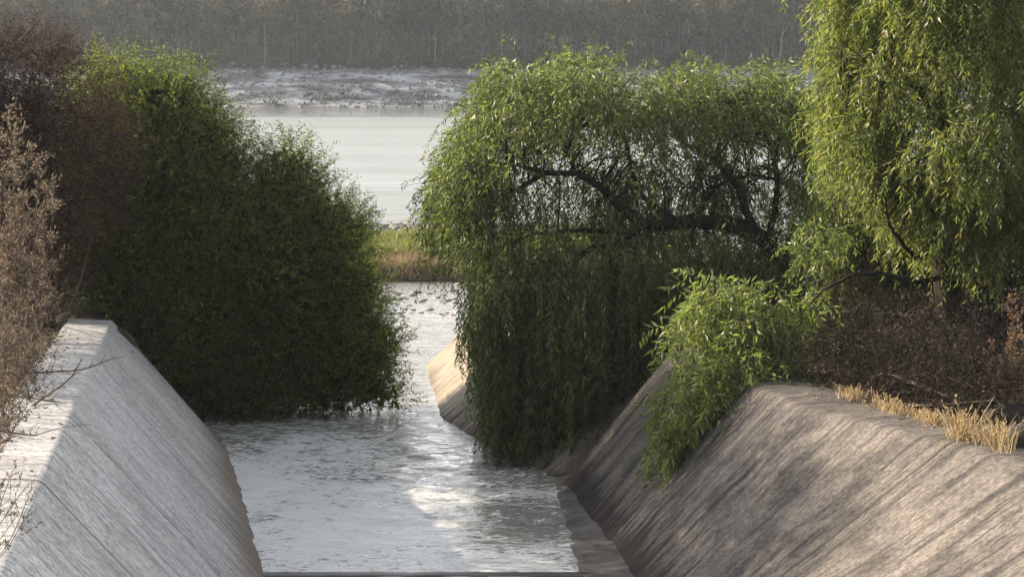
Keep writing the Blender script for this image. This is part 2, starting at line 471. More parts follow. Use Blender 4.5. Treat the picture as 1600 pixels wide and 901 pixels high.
# ledge at the right foot
Le = line(we0, np.array([rb1[0] - 0.05, rb1[1], 0.0]))
rows = []
for y in np.linspace(6, Y_R + 1.3, 110):
    e = Le(y); b = Rb(y); zb = float(zwater(y))
    wob = 0.09 * mnoise.fractal(Vector((y * 0.9, 2, 0)), 1, 2, 4)
    r = []
    for k, a in enumerate(np.linspace(0, 1, 9)):
        x = e[0] + wob + (b[0] + 0.3 - e[0]) * a
        z = zb + 0.05 + 0.10 * a + 0.03 * mnoise.fractal(Vector((x * 1.5, y * 1.5, 4)), 1, 2, 3)
        r.append((x, y, z))
    r.insert(0, (r[0][0] - 0.05, y, zb - 0.5)); rows.append(r)
R = np.array(rows)
mesh_np('ledge', R.reshape(-1, 3), grid_faces(*R.shape[:2]), M['ledge'], rw, smooth=True)

# far wall, beyond the weeping tree
fbase = [np.array([rb1[0] - 0.2, rb1[1] + 0.25, 0]), fw0, fw1]
def fpol(off, z):
    def f(s):
        # s = y
        b = poly(fbase)(s)
        return np.array([b[0] + off[0], b[1] + off[1], z])
    return f
fwt = empty('sloping_wall', fw0); tag(fwt, 'short warm tan sloping wall end sticking out past the weeping tree', 'concrete wall')
loft('wall_face', fpol((0, 0), 0), fpol((2.45, 0.25), 2.2), np.linspace(fbase[0][1], fw1[1], 60), 1, 1.0, M['wall_f'], fwt, 5.5)

# sill across the near channel
s0 = PG(340, 898.5, 0.03, 35, GR); s1 = PG(925, 898.5, 0.03, 35, GR)
m_, t_, b_ = new_mat('wet_sill'); b_.inputs['Base Color'].default_value = (0.05, 0.045, 0.04, 1); b_.inputs['Roughness'].default_value = 0.5
a = Acc()
xs = np.linspace(s0[0], s1[0], 60)
pr = [(-0.14, -0.6), (-0.14, 0.0), (-0.1, 0.03), (0.08, 0.035), (0.12, 0.0), (0.12, -0.6)]
R = np.array([[(x, s0[1] + p + 0.012 * mnoise.noise(Vector((x * 3, 1, k))), s0[2] + q + 0.015 * mnoise.noise(Vector((x * 2, 5, k)))) for k, (p, q) in enumerate(pr)] for x in xs])
so = mesh_np('concrete_sill', R.reshape(-1, 3), grid_faces(*R.shape[:2]), m_)
tag(so, 'thin dark wet sill crossing the channel water between both sloping walls', 'sill')

# ------------------------------------------------------------------ ground
def hground(X, Y):
    Yc = np.clip(Y, 4, 34.6)
    lbx = lb0[0] + (lb1[0] - lb0[0]) * (Yc - lb0[1]) / (lb1[1] - lb0[1])
    lcx = lc0[0] + (lc1[0] - lc0[0]) * (Yc - lc0[1]) / (lc1[1] - lc0[1])
    rbx = rb0[0] + (rb1[0] - rb0[0]) * (Yc - rb0[1]) / (rb1[1] - rb0[1])
    rcx = np.interp(Yc, [p[1] for p in (rcN, rcA, rcB, rcC)], [p[0] for p in (rcN, rcA, rcB, rcC)])
    zc = 3.0 + GR * (36.0 - Yc); zb = GR * (35 - Yc)
    # beyond the near walls
    far = sstep(34.6, 38.5, Y)
    fbx = np.interp(Y, [p[1] for p in fbase], [p[0] for p in fbase])
    lbx = lbx * (1 - far) + far * (-7.4)
    lcx = np.where(Y > 34.6, np.minimum(lcx, lbx - 2.6), lcx)
    lcx = np.where((Y > 34.6) & (Y < 38.2), lc0[0] + (lc1[0] - lc0[0]) * (Y - lc0[1]) / (lc1[1] - lc0[1]), lcx)
    rbx = np.where(Y > 34.9, fbx, rbx); rcx = np.where(Y > 34.6, np.maximum(fbx + 2.45, rcx * (Y < 34.9)), rcx)
    zcl = zc + 0 * X; zcr = np.where(Y > 34.6, 2.3, zc)
    hl = zb - 0.9 + (zcl - zb + 0.75) * np.clip((lbx + 0.25 - X) / np.maximum(lbx - lcx, 0.3), 0, 1)
    hr = zb - 0.9 + (zcr - zb + 0.75) * np.clip((X - rbx - 0.25) / np.maximum(rcx - rbx, 0.3), 0, 1)
    h = np.maximum(hl, hr)
    n = wav(X, Y, 5, 0.9) * 0.10 + wav(X, Y, 8, 2.6) * 0.04
    outr = np.clip(X - rcx - 1.0, 0, 4) / 4; outl = np.clip(lcx - 0.9 - X, 0, 4) / 4
    h = h + (n + 0.1) * np.maximum(outr, outl) - 0.22 * outr - 0.05
    fall = sstep(49.0, 60, Y + wav(X, Y, 2, 0.3) * 1.5)
    h = h * (1 - fall) - 0.7 * fall
    # grass spit and stony shore towards the lake
    yy = Y + wav(X, Y, 12, 0.35) * 0.8
    sp = sstep(SP0 - 0.6, SP0 + 1.6, yy) * (1 - sstep(SP1 + 3, SP2 + 1, yy)) * (1 - sstep(7, 16, X))
    h = np.maximum(h, -0.7 + sp * (1.15 + 0.12 * wav(X, Y, 9, 1.4)))
    return h


SP0 = PG(640, 447, 0)[1]; SP1 = PG(640, 386, 0)[1]; SP2 = PG(640, 341, 0)[1]
print('spit', SP0, SP1, SP2)
gx = np.arange(-75, 75.01, 0.5); gy = np.arange(-12, 104, 0.5)
X, Y = np.meshgrid(gx, gy, indexing='ij')
Z = hground(X, Y)
gnd = mesh_np('ground', np.stack([X, Y, Z], -1).reshape(-1, 3), grid_faces(len(gx), len(gy)), M['ground'], smooth=True)
tag(gnd, 'brown soil of the channel banks and the lake spit', 'ground', kind='structure')
def PT_(px, py, y0=12.0, y1=60.0):
    # where the view through a pixel meets the ground
    for y in np.arange(y0, y1, 0.1):
        q = PD(px, py, y)
        if q[2] <= hz(q[0], y): return np.array([q[0], y, hz(q[0], y)])
    return PD(px, py, y1)
def hz(x, y): return float(hground(np.array([[float(x)]]), np.array([[float(y)]]))[0, 0])

# ------------------------------------------------------------------ water
def water_mat(name, col, foam_amt, rough, bump_sc, bump_d, stretch, foam_col=(0.82, 0.81, 0.79), d2=0.5):
    m, t, b = new_mat(name)
    tc = N(t, 'ShaderNodeTexCoord')
    def nz(sx, sy, det, r=0.6, dist=0.0, off=0):
        mp = N(t, 'ShaderNodeMapping'); mp.inputs['Scale'].default_value = (sx, sy, 1); mp.inputs['Location'].default_value = (off, off, 0)
        t.links.new(tc.outputs['Object'], mp.inputs[0])
        n = N(t, 'ShaderNodeTexNoise'); n.inputs['Scale'].default_value = 1; n.inputs['Detail'].default_value = det; n.inputs['Roughness'].default_value = r; n.inputs['Distortion'].default_value = dist
        t.links.new(mp.outputs[0], n.inputs['Vector'])
        return n.outputs[0]
    n1 = nz(bump_sc * stretch, bump_sc, 5, 0.6, 0.6)
    n2 = nz(bump_sc * 2.7 * stretch, bump_sc * 3.1, 4, 0.6, 0.3, 4)
    h = mathn(t, 'ADD', n1, mathn(t, 'MULTIPLY', n2, d2))
    bp = N(t, 'ShaderNodeBump'); bp.inputs['Strength'].default_value = 1; bp.inputs['Distance'].default_value = bump_d
    t.links.new(h, bp.inputs['Height']); t.links.new(bp.outputs[0], b.inputs['Normal'])
    b.inputs['IOR'].default_value = 1.33
    if foam_amt > 0:
        big = nz(0.28, 0.22, 3, 0.5, 0.3, 9)
        lace = nz(1.9, 4.6, 9, 0.75, 1.9, 2)
        sep = N(t, 'ShaderNodeSeparateXYZ'); t.links.new(tc.outputs['Object'], sep.inputs[0])
        tiny = nz(6.0, 15.0, 5, 0.7, 0.8, 13)
        # churn: strongest on the steep chute, calmer by the right-hand ledge and in the pool
        q = mathn(t, 'ADD', lace, mathn(t, 'MULTIPLY', mathn(t, 'SUBTRACT', big, 0.5), 0.5))
        q = mathn(t, 'ADD', q, mathn(t, 'MULTIPLY', mathn(t, 'SUBTRACT', tiny, 0.5), 0.45))
        yr = N(t, 'ShaderNodeMapRange'); yr.inputs[1].default_value = 33; yr.inputs[2].default_value = 41; yr.inputs[3].default_value = 0.0; yr.inputs[4].default_value = -0.14
        t.links.new(sep.outputs['Y'], yr.inputs[0])
        ax = mathn(t, 'ADD', sep.outputs['X'], mathn(t, 'MULTIPLY', mathn(t, 'SUBTRACT', sep.outputs['Y'], 28), 0.21))
        xr = N(t, 'ShaderNodeMapRange'); xr.inputs[1].default_value = -1.0; xr.inputs[2].default_value = 1.1; xr.inputs[3].default_value = 0.0; xr.inputs[4].default_value = -0.12
        t.links.new(ax, xr.inputs[0])
        q = mathn(t, 'ADD', q, mathn(t, 'ADD', yr.outputs[0], xr.outputs[0]))
        fo = ramp(t, q, [(0.50 - foam_amt, (0, 0, 0)), (0.565 - foam_amt * 0.8, (1, 1, 1))])
        f2 = mathn(t, 'MULTIPLY', fo, 0.76)
        t.links.new(mixc(t, f2, col, foam_col), b.inputs['Base Color'])
        t.links.new(mathn(t, 'ADD', mathn(t, 'MULTIPLY', f2, 0.5), rough), b.inputs['Roughness'])
    else:
        b.inputs['Base Color'].default_value = tuple(col) + (1,)
        b.inputs['Roughness'].default_value = rough
    return m


M['channel'] = water_mat('turbid_water', (0.23, 0.225, 0.2), 0.115, 0.07, 2.0, 0.11, 0.34)
M['lake'] = water_mat('lake_water', (0.12, 0.125, 0.105), 0, 0.42, 0.5, 0.3, 0.3)
t = M['lake'].node_tree
# ruffled by wind in the open, calm in the lee of the far bank
sp_ = N(t, 'ShaderNodeSeparateXYZ'); t.links.new(N(t, 'ShaderNodeTexCoord').outputs['Object'], sp_.inputs[0])
nzl = N(t, 'ShaderNodeTexNoise'); nzl.inputs['Scale'].default_value = 1.0; nzl.inputs['Detail'].default_value = 4
mpl = N(t, 'ShaderNodeMapping'); mpl.inputs['Scale'].default_value = (0.012, 0.07, 1); t.links.new(N(t, 'ShaderNodeTexCoord').outputs['Object'], mpl.inputs[0]); t.links.new(mpl.outputs[0], nzl.inputs['Vector'])
yw = mathn(t, 'ADD', sp_.outputs['Y'], mathn(t, 'MULTIPLY', nzl.outputs[0], 45.0))
rl = N(t, 'ShaderNodeMapRange'); rl.interpolation_type = 'SMOOTHSTEP'
for i_, v_ in enumerate((262.0, 300.0, 0.44, 0.05)): rl.inputs[i_ + 1].default_value = v_
t.links.new(yw, rl.inputs[0])
rsum = mathn(t, 'ADD', rl.outputs[0], mathn(t, 'MULTIPLY', mathn(t, 'SUBTRACT', nzl.outputs[0], 0.5), 0.25))
t.links.new(rsum, t.nodes['Principled BSDF'].inputs['Roughness'])
YW = SP0 + 3
gx = np.arange(-16, 14.01, 0.14); gy = np.concatenate([np.arange(10, 44, 0.09), np.arange(44, YW, 0.22)])
X, Y = np.meshgrid(gx, gy, indexing='ij')
Zw = zwater(Y)
# smooth the foot of the chute
Zw = Zw + 0.05 * np.exp(-((Y - 35.2) / 0.8) ** 2)
rough_y = 0.16 + 0.84 * np.exp(-((Y - 32) / 6.5) ** 2)
dn = np.zeros_like(X)
fl = 0.21
for i in range(X.shape[0]):
    for j in range(X.shape[1]):
        x = X[i, j]; y = Y[i, j]
        if x < -11 or x > 7: continue
        xx = x + fl * (y - 30)
        v = Vector((xx * 0.8, y * 1.5, 0.3))
        a1 = mnoise.fractal(v, 0.8, 2.1, 4)
        a2 = 1 - abs(mnoise.fractal(Vector((xx * 0.55 + 9, y * 1.15, 2)), 0.9, 2.0, 3)) * 1.6
        dn[i, j] = a1 * 0.06 + a2 * 0.07
Zw = Zw + dn * rough_y
wo = mesh_np('channel_water', np.stack([X, Y, Zw], -1).reshape(-1, 3), grid_faces(len(gx), len(gy)), M['channel'], smooth=True)
tag(wo, 'rippled turbid water running down the channel into the pool', 'water', kind='structure')
lk = mesh_np('lake', [(-420, YW, 0), (420, YW, 0), (420, 350, 0), (-420, 350, 0)], [[0, 1, 2, 3]], M['lake'])
tag(lk, 'bright silvery lake behind the trees', 'lake', kind='structure')

# ------------------------------------------------------------------ far bank and wood
FB = PG(600, 167, 0)[1]
print('far bank', FB)
def hfar(X, Y):
    yy = Y + wav(X, Y, 31, 0.05) * 4
    t1 = sstep(FB, FB + 8, yy) * 2.0 + np.clip((yy - FB - 4) / 22, 0, 1) * 5.4
    t2 = np.maximum(yy - FB - 26, 0) * 0.17
    r = (wav(X, Y * 1.4, 33, 0.35) * 0.35 + wav(X + Y * 0.6, Y, 35, 1.0) * 0.18) * np.clip((yy - FB) / 12, 0.1, 1)
    return t1 + t2 + r - 0.05 + 0.5 * sstep(FB - 1.5, FB + 1.5, yy)
gx = np.arange(-320, 320.1, 1.6); gy = np.concatenate([np.arange(FB - 6, FB + 32, 0.8), np.arange(FB + 32, FB + 160, 4)])
X, Y = np.meshgrid(gx, gy, indexing='ij')
Z = hfar(X, Y)
fb = mesh_np('far_bank', np.stack([X, Y, Z], -1).reshape(-1, 3), grid_faces(len(gx), len(gy)), M['farbank'], smooth=False)
tag(fb, 'pale stony bank across the lake rising to a wooded hill', 'bank', kind='structure')

rng = np.random.default_rng(4)
def stones(n, fx, fy, smin, smax, rng, hf, flat=0.55):
    a = Acc()
    B = np.array([(-1, -1, -1), (1, -1, -1), (1, 1, -1), (-1, 1, -1), (-.6, -.6, 1), (.6, -.6, 1), (.6, .6, 1), (-.6, .6, 1)], float)
    Q = np.array([(0, 3, 2, 1), (4, 5, 6, 7), (0, 1, 5, 4), (1, 2, 6, 5), (2, 3, 7, 6), (3, 0, 4, 7)])
    xs = fx(n); ys = fy(n)
    zs = hf(xs[:, None], ys[:, None])[:, 0]
    for x, y, z in zip(xs, ys, zs):
        if z < -0.35: continue
        s = smin * (smax / smin) ** (rng.random() ** 2)
        an = rng.uniform(0, 6.28)
        P = B * (1 + rng.uniform(-0.3, 0.3, B.shape)) * np.array([s * rng.uniform(0.8, 1.6), s, s * flat]) * 0.5
        P = np.stack([P[:, 0] * math.cos(an) - P[:, 1] * math.sin(an), P[:, 0] * math.sin(an) + P[:, 1] * math.cos(an), P[:, 2]], -1)
        a.add(P + np.array([x, y, z + s * 0.08]), Q)
    return a
a = stones(4200, lambda n: rng.uniform(-110, 110, n), lambda n: FB + rng.uniform(-1, 26, n), 0.22, 1.1, rng, hfar)
tag(a.build('far_rubble', M['rock']), 'grey rubble strewn over the far bank', 'rubble', kind='stuff')
# scrub on the far bank: dark low clumps
a = Acc()
for k in range(240):
    x = rng.uniform(-110, 110); y = FB + rng.choice([rng.uniform(0, 5), rng.uniform(4, 27)])
    z = float(hfar(np.array([[x]]), np.array([[y]]))[0, 0]); s = rng.uniform(0.4, 1.2)
    n = 26
    P = rng.normal(size=(n, 3)) * np.array([s, s, s * 0.4]) + np.array([x, y, z + s * 0.3])
    a.leaves(P, rng.normal(size=(n, 3)) + np.array([0, 0, 0.6]), s * 0.6, s * 0.3, rng)
tag(a.build('scrub', M['forest']), 'low grey scrub dotted over the far bank', 'scrub', kind='stuff')


def forest_tree(rng, H, cr, base, n=150):
    """returns (trunk acc pieces, crown acc) at origin"""
    tr = Acc(); cw = Acc()
    lean = rng.normal(0, 0.02, 2)
    hs = np.linspace(-0.6, H * 0.85, 8)
    pts = np.stack([lean[0] * hs + rng.normal(0, 0.06, 8), lean[1] * hs, hs], -1)
    tr.tube(pts, 0.19, 0.06, 5)
    for k in range(5):
        h = rng.uniform(base * 0.8, H * 0.75); an = rng.uniform(0, 6.28); l = rng.uniform(1.2, 2.6)
        p = np.array([lean[0] * h, lean[1] * h, h]); q = p + np.array([math.cos(an) * l, math.sin(an) * l, l * 0.8])
        tr.tube([p, (p + q) / 2 + np.array([0, 0, .1]), q], 0.08, 0.03, 4)
    nc = rng.integers(7, 12)
    for k in range(nc):
        an = rng.uniform(0, 6.28); rr = cr * math.sqrt(rng.random()); z = rng.uniform(base, H)
        rr *= 1 - 0.6 * abs((z - (base + H) / 2) / ((H - base) / 2)) ** 2
        c = np.array([math.cos(an) * rr, math.sin(an) * rr, z]); s = rng.uniform(0.7, 1.4)
        m = n // nc
        P = c + rng.normal(size=(m, 3)) * np.array([s, s, s * 0.8]) * 0.62
        cw.leaves(P, rng.normal(size=(m, 3)) + np.array([0, 0, -0.5]), rng.uniform(0.7, 1.5, m), rng.uniform(0.4, 0.8, m), rng)
    return tr, cw

VAR = [forest_tree(rng, rng.uniform(9, 15), rng.uniform(2.2, 3.6), rng.uniform(4.5, 6.5), 170) for _ in range(7)]
def cat(a): return np.concatenate(a.V), np.concatenate(a.Q)
VC = [(cat(t), cat(c)) for t, c in VAR]
# the mass of the wood
FV, FQ, FI = [], [], []; n0 = 0
for k in range(900):
    y = FB + 27 + 95 * rng.random() ** 1.3
    x = rng.uniform(-0.5, 0.5) * (y * 0.80)
    z = float(hfar(np.array([[x]]), np.array([[y]]))[0, 0]); s = rng.uniform(0.75, 1.25)
    an = rng.uniform(0, 6.28); ca, sa = math.cos(an), math.sin(an)
    for (V, Q), mi in zip(VC[rng.integers(len(VC))], (1, 0)):
        W = V * s
        W = np.stack([W[:, 0] * ca - W[:, 1] * sa + x, W[:, 0] * sa + W[:, 1] * ca + y, W[:, 2] + z], -1)
        FV.append(W); FQ.append(Q + n0); FI.append(np.full(len(Q), mi)); n0 += len(W)
# understorey along the rim and inside
for k in range(900):
    y = FB + 25 + 60 * rng.random() ** 1.5; x = rng.uniform(-0.5, 0.5) * (y * 0.8)
    z = float(hfar(np.array([[x]]), np.array([[y]]))[0, 0]); s = rng.uniform(0.8, 2.0)
    n = 40
    acc = Acc(); P = rng.normal(size=(n, 3)) * np.array([s, s * 0.6, s * 0.6]) * 0.8 + np.array([x, y, z + s * 0.7])
    acc.leaves(P, rng.normal(size=(n, 3)) + np.array([0, 0, 0.5]), s * 0.5, s * 0.28, rng)
    V, Q = cat(acc); FV.append(V); FQ.append(Q + n0); FI.append(np.zeros(len(Q))); n0 += len(V)
fo = mesh_np('forest', np.concatenate(FV), np.concatenate(FQ), [M['forest'], M['graybark']], mat_idx=np.concatenate(FI))
tag(fo, 'hazy grey-green wood covering the hill across the lake', 'forest', kind='stuff')
# pale trunks one can tell apart along the rim
PT = [(589, 88, 1.0, 'brightest pale trunk in the far wood, forked near its foot', 2.0),
      (493, 78, 0.8, 'thin pale trunk left of the brightest one in the far wood', 1.0),
      (680, 98, 1.0, 'tall thin pale trunk between the bright forked one and the weeping tree top', 1.1),
      (413, 97, 0.8, 'faint pale trunk above the left end of the white bank streaks', 1.0),
      (196, 72, 0.9, 'pale trunk just above the tallest green shrub on the left', 1.3),
      (784, 96, 0.7, 'short pale trunk above the leftmost tip of the weeping tree', 1.0),
      (934, 66, 0.7, 'pale trunk high above the middle of the weeping tree', 1.5),
      (882, 60, 0.9, 'slim dark-grey trunk left of the pale one above the weeping tree', 0.9),
      (1216, 108, 0.9, 'pale slanting trunk near the gap between the two pepper trees', 1.1),
      (1271, 108, 1.0, 'pale upright trunk right beside the edge of the tall pepper tree', 1.2)]
for i, (px, py, s, lab, tw) in enumerate(PT):
    yb = FB + 25 + (103 - py) * 0.35
    p = PD(px, py, yb)
    x, y = p[0], p[1]; z = float(hfar(np.array([[x]]), np.array([[y]]))[0, 0])
    root = empty('pale_trunk_tree', (x, y, z)); tag(root, lab, 'tree', 'pale-trunked trees in the far wood')
    r = np.random.default_rng(100 + i)
    tr = Acc(); H = 11 * s
    hs = np.linspace(-0.5, H, 9); ln = r.normal(0, 0.035)
    pts = np.stack([x + ln * hs + r.normal(0, 0.05, 9), y + 0 * hs, z + hs], -1)
    tr.tube(pts, 0.14 * tw, 0.05, 6)
    for k in range(4):
        j = r.integers(4, 8); an = r.uniform(0, 6.28); l = r.uniform(1, 2.2)
        q = pts[j] + np.array([math.cos(an) * l, math.sin(an) * l * .5, l])
        tr.tube([pts[j], (pts[j] + q) / 2, q], 0.08, 0.03, 4)
    if i == 0: tr.tube([pts[1], pts[1] + np.array([0.5, 0, 1.6]), pts[1] + np.array([0.8, 0, 4.5])], 0.14, 0.06, 5)
    tr.build('trunk', M['palebark'] if i != 7 else M['graybark'], root, smooth=True)
    cw = Acc()
    for k in range(8):
        c = pts[r.integers(5, 9)] + r.normal(size=3) * np.array([1.3, 1.0, 0.9]); m = 18
        cw.leaves(c + r.normal(size=(m, 3)) * 0.6, r.normal(size=(m, 3)) + np.array([0, 0, -.5]), r.uniform(0.4, 0.9, m), r.uniform(0.2, 0.4, m), r)
    cw.build('crown', M['forest'], root)

# ------------------------------------------------------------------ foliage builders
def strands(acc, S, D, L, rng, step=0.075, leaf=(0.10, 0.17), width=(0.018, 0.032), grav=0.22, side=0.7, per=2, stem=None, zmin=None):
    """weeping strands: starts S, initial directions D, lengths L; paired leaves along each"""
    S = np.array(S, float); D = np.array(D, float); D /= np.linalg.norm(D, axis=1)[:, None]
    L = np.array(L, float); P = S.copy(); n = int(L.max() / step) + 1
    zm = zmin if zmin is not None else np.full(len(S), -1e9)
    for k in range(n):
        live = (k * step < L) & (P[:, 2] > zm)
        if not live.any(): break
        D = D + np.array([0, 0, -grav]) + rng.normal(size=D.shape) * 0.07
        D /= np.linalg.norm(D, axis=1)[:, None]
        P = P + D * step * live[:, None]
        p = P[live]; d = D[live]
        for q in range(per):
            sd_ = rng.normal(size=p.shape); sd_ -= d * (sd_ * d).sum(1)[:, None]
            sd_ /= np.linalg.norm(sd_, axis=1)[:, None] + 1e-9
            ld = d * 0.55 + sd_ * side + np.array([0, 0, -0.35])
            acc.leaves(p + rng.normal(size=p.shape) * 0.01, ld, rng.uniform(*leaf, len(p)), rng.uniform(*width, len(p)), rng)
    if stem is not None:
        for i in range(0, len(S), stem[1]):
            d = P[i] - S[i]
            mid = S[i] + d * 0.35 + np.array([0, 0, 0.12 * np.linalg.norm(d)])
            stem[0].tube(np.array([S[i], mid, P[i]]), 0.008, 0.004, 3)


def clumps(C, n, spread, rng):
    C = np.asarray(C, float)
    i = np.repeat(np.arange(len(C)), n)
    return C[i] + rng.normal(size=(len(i), 3)) * spread, i


def limb(acc, pix, r0, r1, rng, sides=8, sub=6):
    P = catmull([PD(*p) for p in pix], sub)
    P += rng.normal(size=P.shape) * 0.012
    acc.tube(P, r0, r1, sides, 0.06, rng)
    return P


def fuzzy(acc, lobes, rng, dens=26, slen=(0.35, 0.85), leaf=(0.065, 0.12), width=(0.016, 0.027), up=0.7, fill=60, step=0.055, flen=(0.18, 0.34), fwid=(0.06, 0.11), rejz=None):
    """feathery upright shrub of overlapping lobes [(centre, radius)]"""
    C = np.array([l[0] for l in lobes]); R = np.array([l[1] for l in lobes])
    S, D = [], []
    for c, r in zip(C, R):
        n = int(dens * 4 * math.pi * r * r)
        u = rng.normal(size=(n, 3)); u /= np.linalg.norm(u, axis=1)[:, None]
        p = c + u * r * rng.uniform(0.72, 1.0, (n, 1))
        dd = np.linalg.norm(p[:, None, :] - C[None], axis=2) / R[None]
        keep = (dd < 0.62).sum(1) == 0
        S.append(p[keep]); D.append(u[keep])
        m = int(fill * r ** 3 * 4)
        v = rng.normal(size=(m, 3)); v /= np.linalg.norm(v, axis=1)[:, None]
        q = c + v * r * 0.85 * rng.random((m, 1)) ** (1 / 2.5)
        acc.leaves(q, rng.normal(size=(m, 3)) + np.array([0, 0, 0.6]), rng.uniform(*flen, m), rng.uniform(*fwid, m), rng)
    S = np.concatenate(S); D = np.concatenate(D)
    D = D * 0.75 + np.array([0, 0, up]) + rng.normal(size=D.shape) * 0.35
    L = rng.uniform(*slen, len(S))
    strands(acc, S, D, L, rng, step=step, leaf=leaf, width=width, grav=0.015, side=0.6, per=2)

# ------------------------------------------------------------------ left green shrubs
rng = np.random.default_rng(11)
def lobe(px, py, y, rpx): return (PD(px, py, y), rpx / F * y)

sa = empty('green_shrub', (PD(230, 480, 41)[0], 41, 2.6)); tag(sa, 'tall rounded dark green shrub with a sunlit top, behind the left wall', 'shrub')
a = Acc()
fuzzy(a, [lobe(175, 165, 41, 70), lobe(265, 190, 40.5, 82), lobe(305, 270, 40.5, 80), lobe(235, 290, 40.2, 105), lobe(170, 260, 40.7, 85), lobe(330, 370, 40.2, 95), lobe(220, 410, 40, 105), lobe(290, 480, 40, 90), lobe(350, 240, 41, 40)], rng, 36, fill=260)
a.build('foliage', M['bush'], sa)
a = Acc()
for k in range(9):
    p0 = np.array([sa.location[0] + rng.normal(0, 0.5), 41 + rng.normal(0, 0.4), 1.8]); q = PD(rng.uniform(160, 350), rng.uniform(130, 350), 40.6)
    a.tube(catmull([p0, p0 * 0.5 + q * 0.5 + rng.normal(size=3) * 0.3, q], 5), 0.09, 0.02, 6)
a.build('stems', M['bark'], sa)

sb = empty('green_shrub', (PD(430, 600, 42.5)[0], 43, 0.4)); tag(sb, 'dark green feathery shrub leaning over the water, its lower edge dipping in', 'shrub')
a = Acc()
fuzzy(a, [lobe(445, 290, 41, 62), lobe(500, 370, 41, 72), lobe(420, 390, 40.5, 90), lobe(530, 450, 42, 70), lobe(450, 490, 41.5, 105), lobe(545, 540, 41.5, 75), lobe(370, 520, 41.5, 105), lobe(480, 580, 41.3, 70), lobe(575, 600, 41.2, 42), lobe(400, 600, 41, 62), lobe(320, 590, 41, 75), lobe(300, 520, 41, 80), lobe(250, 560, 40, 70), lobe(545, 360, 42, 26), lobe(590, 540, 41.5, 30), lobe(600, 620, 41, 26), lobe(520, 625, 40.8, 34), lobe(450, 635, 40.6, 34), lobe(380, 640, 40.4, 36)], rng, 38, fill=330)
a.build('foliage', M['bush'], sb)
a = Acc()
for k in range(10):
    p0 = np.array([sb.location[0] + rng.normal(-1.2, 0.5), 43 + rng.normal(0, 0.4), -0.2]); q = PD(rng.uniform(330, 570), rng.uniform(330, 600), 42)
    a.tube(catmull([p0, p0 * 0.5 + q * 0.5 + rng.normal(size=3) * 0.3, q], 5), 0.08, 0.02, 6)
a.build('stems', M['bark'], sb)

# ------------------------------------------------------------------ left brown shrub and dry weeds
def dry_shrub(name, label, lobes, rng, mat, dens, base, nst=10, slen=(0.3, 0.85), fill=14, twigs=60, leaf=(0.06, 0.12), width=(0.010, 0.019), group=None):
    r = empty(name, base); tag(r, label, 'shrub', group)
    a = Acc(); fuzzy(a, lobes, rng, dens, slen=slen, fill=fill * 1.6, up=0.6, leaf=leaf, width=width, flen=(0.14, 0.36), fwid=(0.02, 0.045))
    a.build('foliage', mat, r)
    b = Acc(); base = np.array(base, float)
    for k in range(nst):
        c, rad = lobes[rng.integers(len(lobes))]
        p0 = base + rng.normal(size=3) * np.array([0.3, 0.3, 0]); q = c + rng.normal(size=3) * rad * 0.4
        pts = catmull([p0, p0 * 0.55 + q * 0.45 + rng.normal(size=3) * 0.18, q], 5)
        b.tube(pts, 0.04, 0.012, 5)
        for j in range(3 * twigs // nst):
            s = pts[rng.integers(3, len(pts))]; e = s + rng.normal(size=3) * rad * 0.45 + np.array([0, 0, 0.3])
            b.tube(np.array([s, (s + e) / 2 + rng.normal(size=3) * 0.05, e]), 0.009, 0.004, 3)
    b.build('stems', M['twig'], r)
    return r

rng = np.random.default_rng(21)
gz = hz(-12, 37)
dry_shrub('brown_shrub', 'rust-brown half-dry shrub at the far end of the left wall top', [lobe(40, 130, 37, 75), lobe(100, 160, 37.5, 75), lobe(20, 240, 36.5, 90), lobe(110, 260, 37, 85), lobe(60, 330, 36.5, 60), lobe(140, 340, 38, 55), lobe(-60, 180, 36, 110), lobe(-150, 220, 36, 120), lobe(100, 410, 38, 55), lobe(20, 400, 37.5, 60), lobe(160, 430, 39, 40), lobe(150, 230, 38.5, 60), lobe(60, 90, 37.5, 40), (np.array([-12.6, 42.0, 4.4]), 1.6), (np.array([-12.9, 43.2, 6.2]), 1.6), (np.array([-12.2, 40.5, 3.6]), 1.2), (np.array([-13.6, 41.2, 5.4]), 1.6), (np.array([-11.4, 40.2, 4.3]), 1.1), (np.array([-13.8, 40.6, 7.2]), 1.4)], rng, M['brown'], 34, (PD(60, 480, 37)[0], 37, hz(PD(60, 480, 37)[0], 37)), nst=26, twigs=160, fill=60)  # array-centred lobes added out of sight to keep sun off the green shrub
c = np.array([-13.3, 32.5, hz(-13.3, 32.5)])  # tree past the left edge, added and shaped to shade the right wall
LB = []
for k_ in range(10):
    yo = -5.6 + k_ * 1.15
    if yo > -3.6: LB += [((rng.normal(0, 0.25), yo, 6.7 + rng.normal(0, 0.2)), 1.0)]
    LB += [((rng.normal(0, 0.3), yo, 4.0 + rng.normal(0, 0.15)), 1.2), ((rng.normal(0, 0.3), yo + 0.5, 5.6 + rng.normal(0, 0.3)), 1.1)]
dry_shrub('added_shade_tree', 'brown bare-stemmed tree past the left picture edge, added to shade the right wall', [(c + np.array(o_), r_) for o_, r_ in LB], rng, M['brown'], 30, c, nst=22, twigs=60, fill=70)
# a bare forked branch poking out at the top left
br = empty('bare_branch', PD(-10, 95, 33)); tag(br, 'bare forked dry branch at the top left above the rust-brown shrub', 'branch')
a = Acc()
limb(a, [(-60, 330, 33), (-40, 200, 33), (-10, 92, 33), (25, 70, 33), (55, 38, 33), (66, 28, 33)], 0.05, 0.01, rng, 5)
limb(a, [(25, 70, 33), (40, 60, 32.8), (75, 70, 32.6)], 0.02, 0.006, rng, 4)
limb(a, [(-10, 92, 33), (5, 50, 33.2), (12, 15, 33.3)], 0.02, 0.006, rng, 4)
a.build('twigs', M['twig'], br)

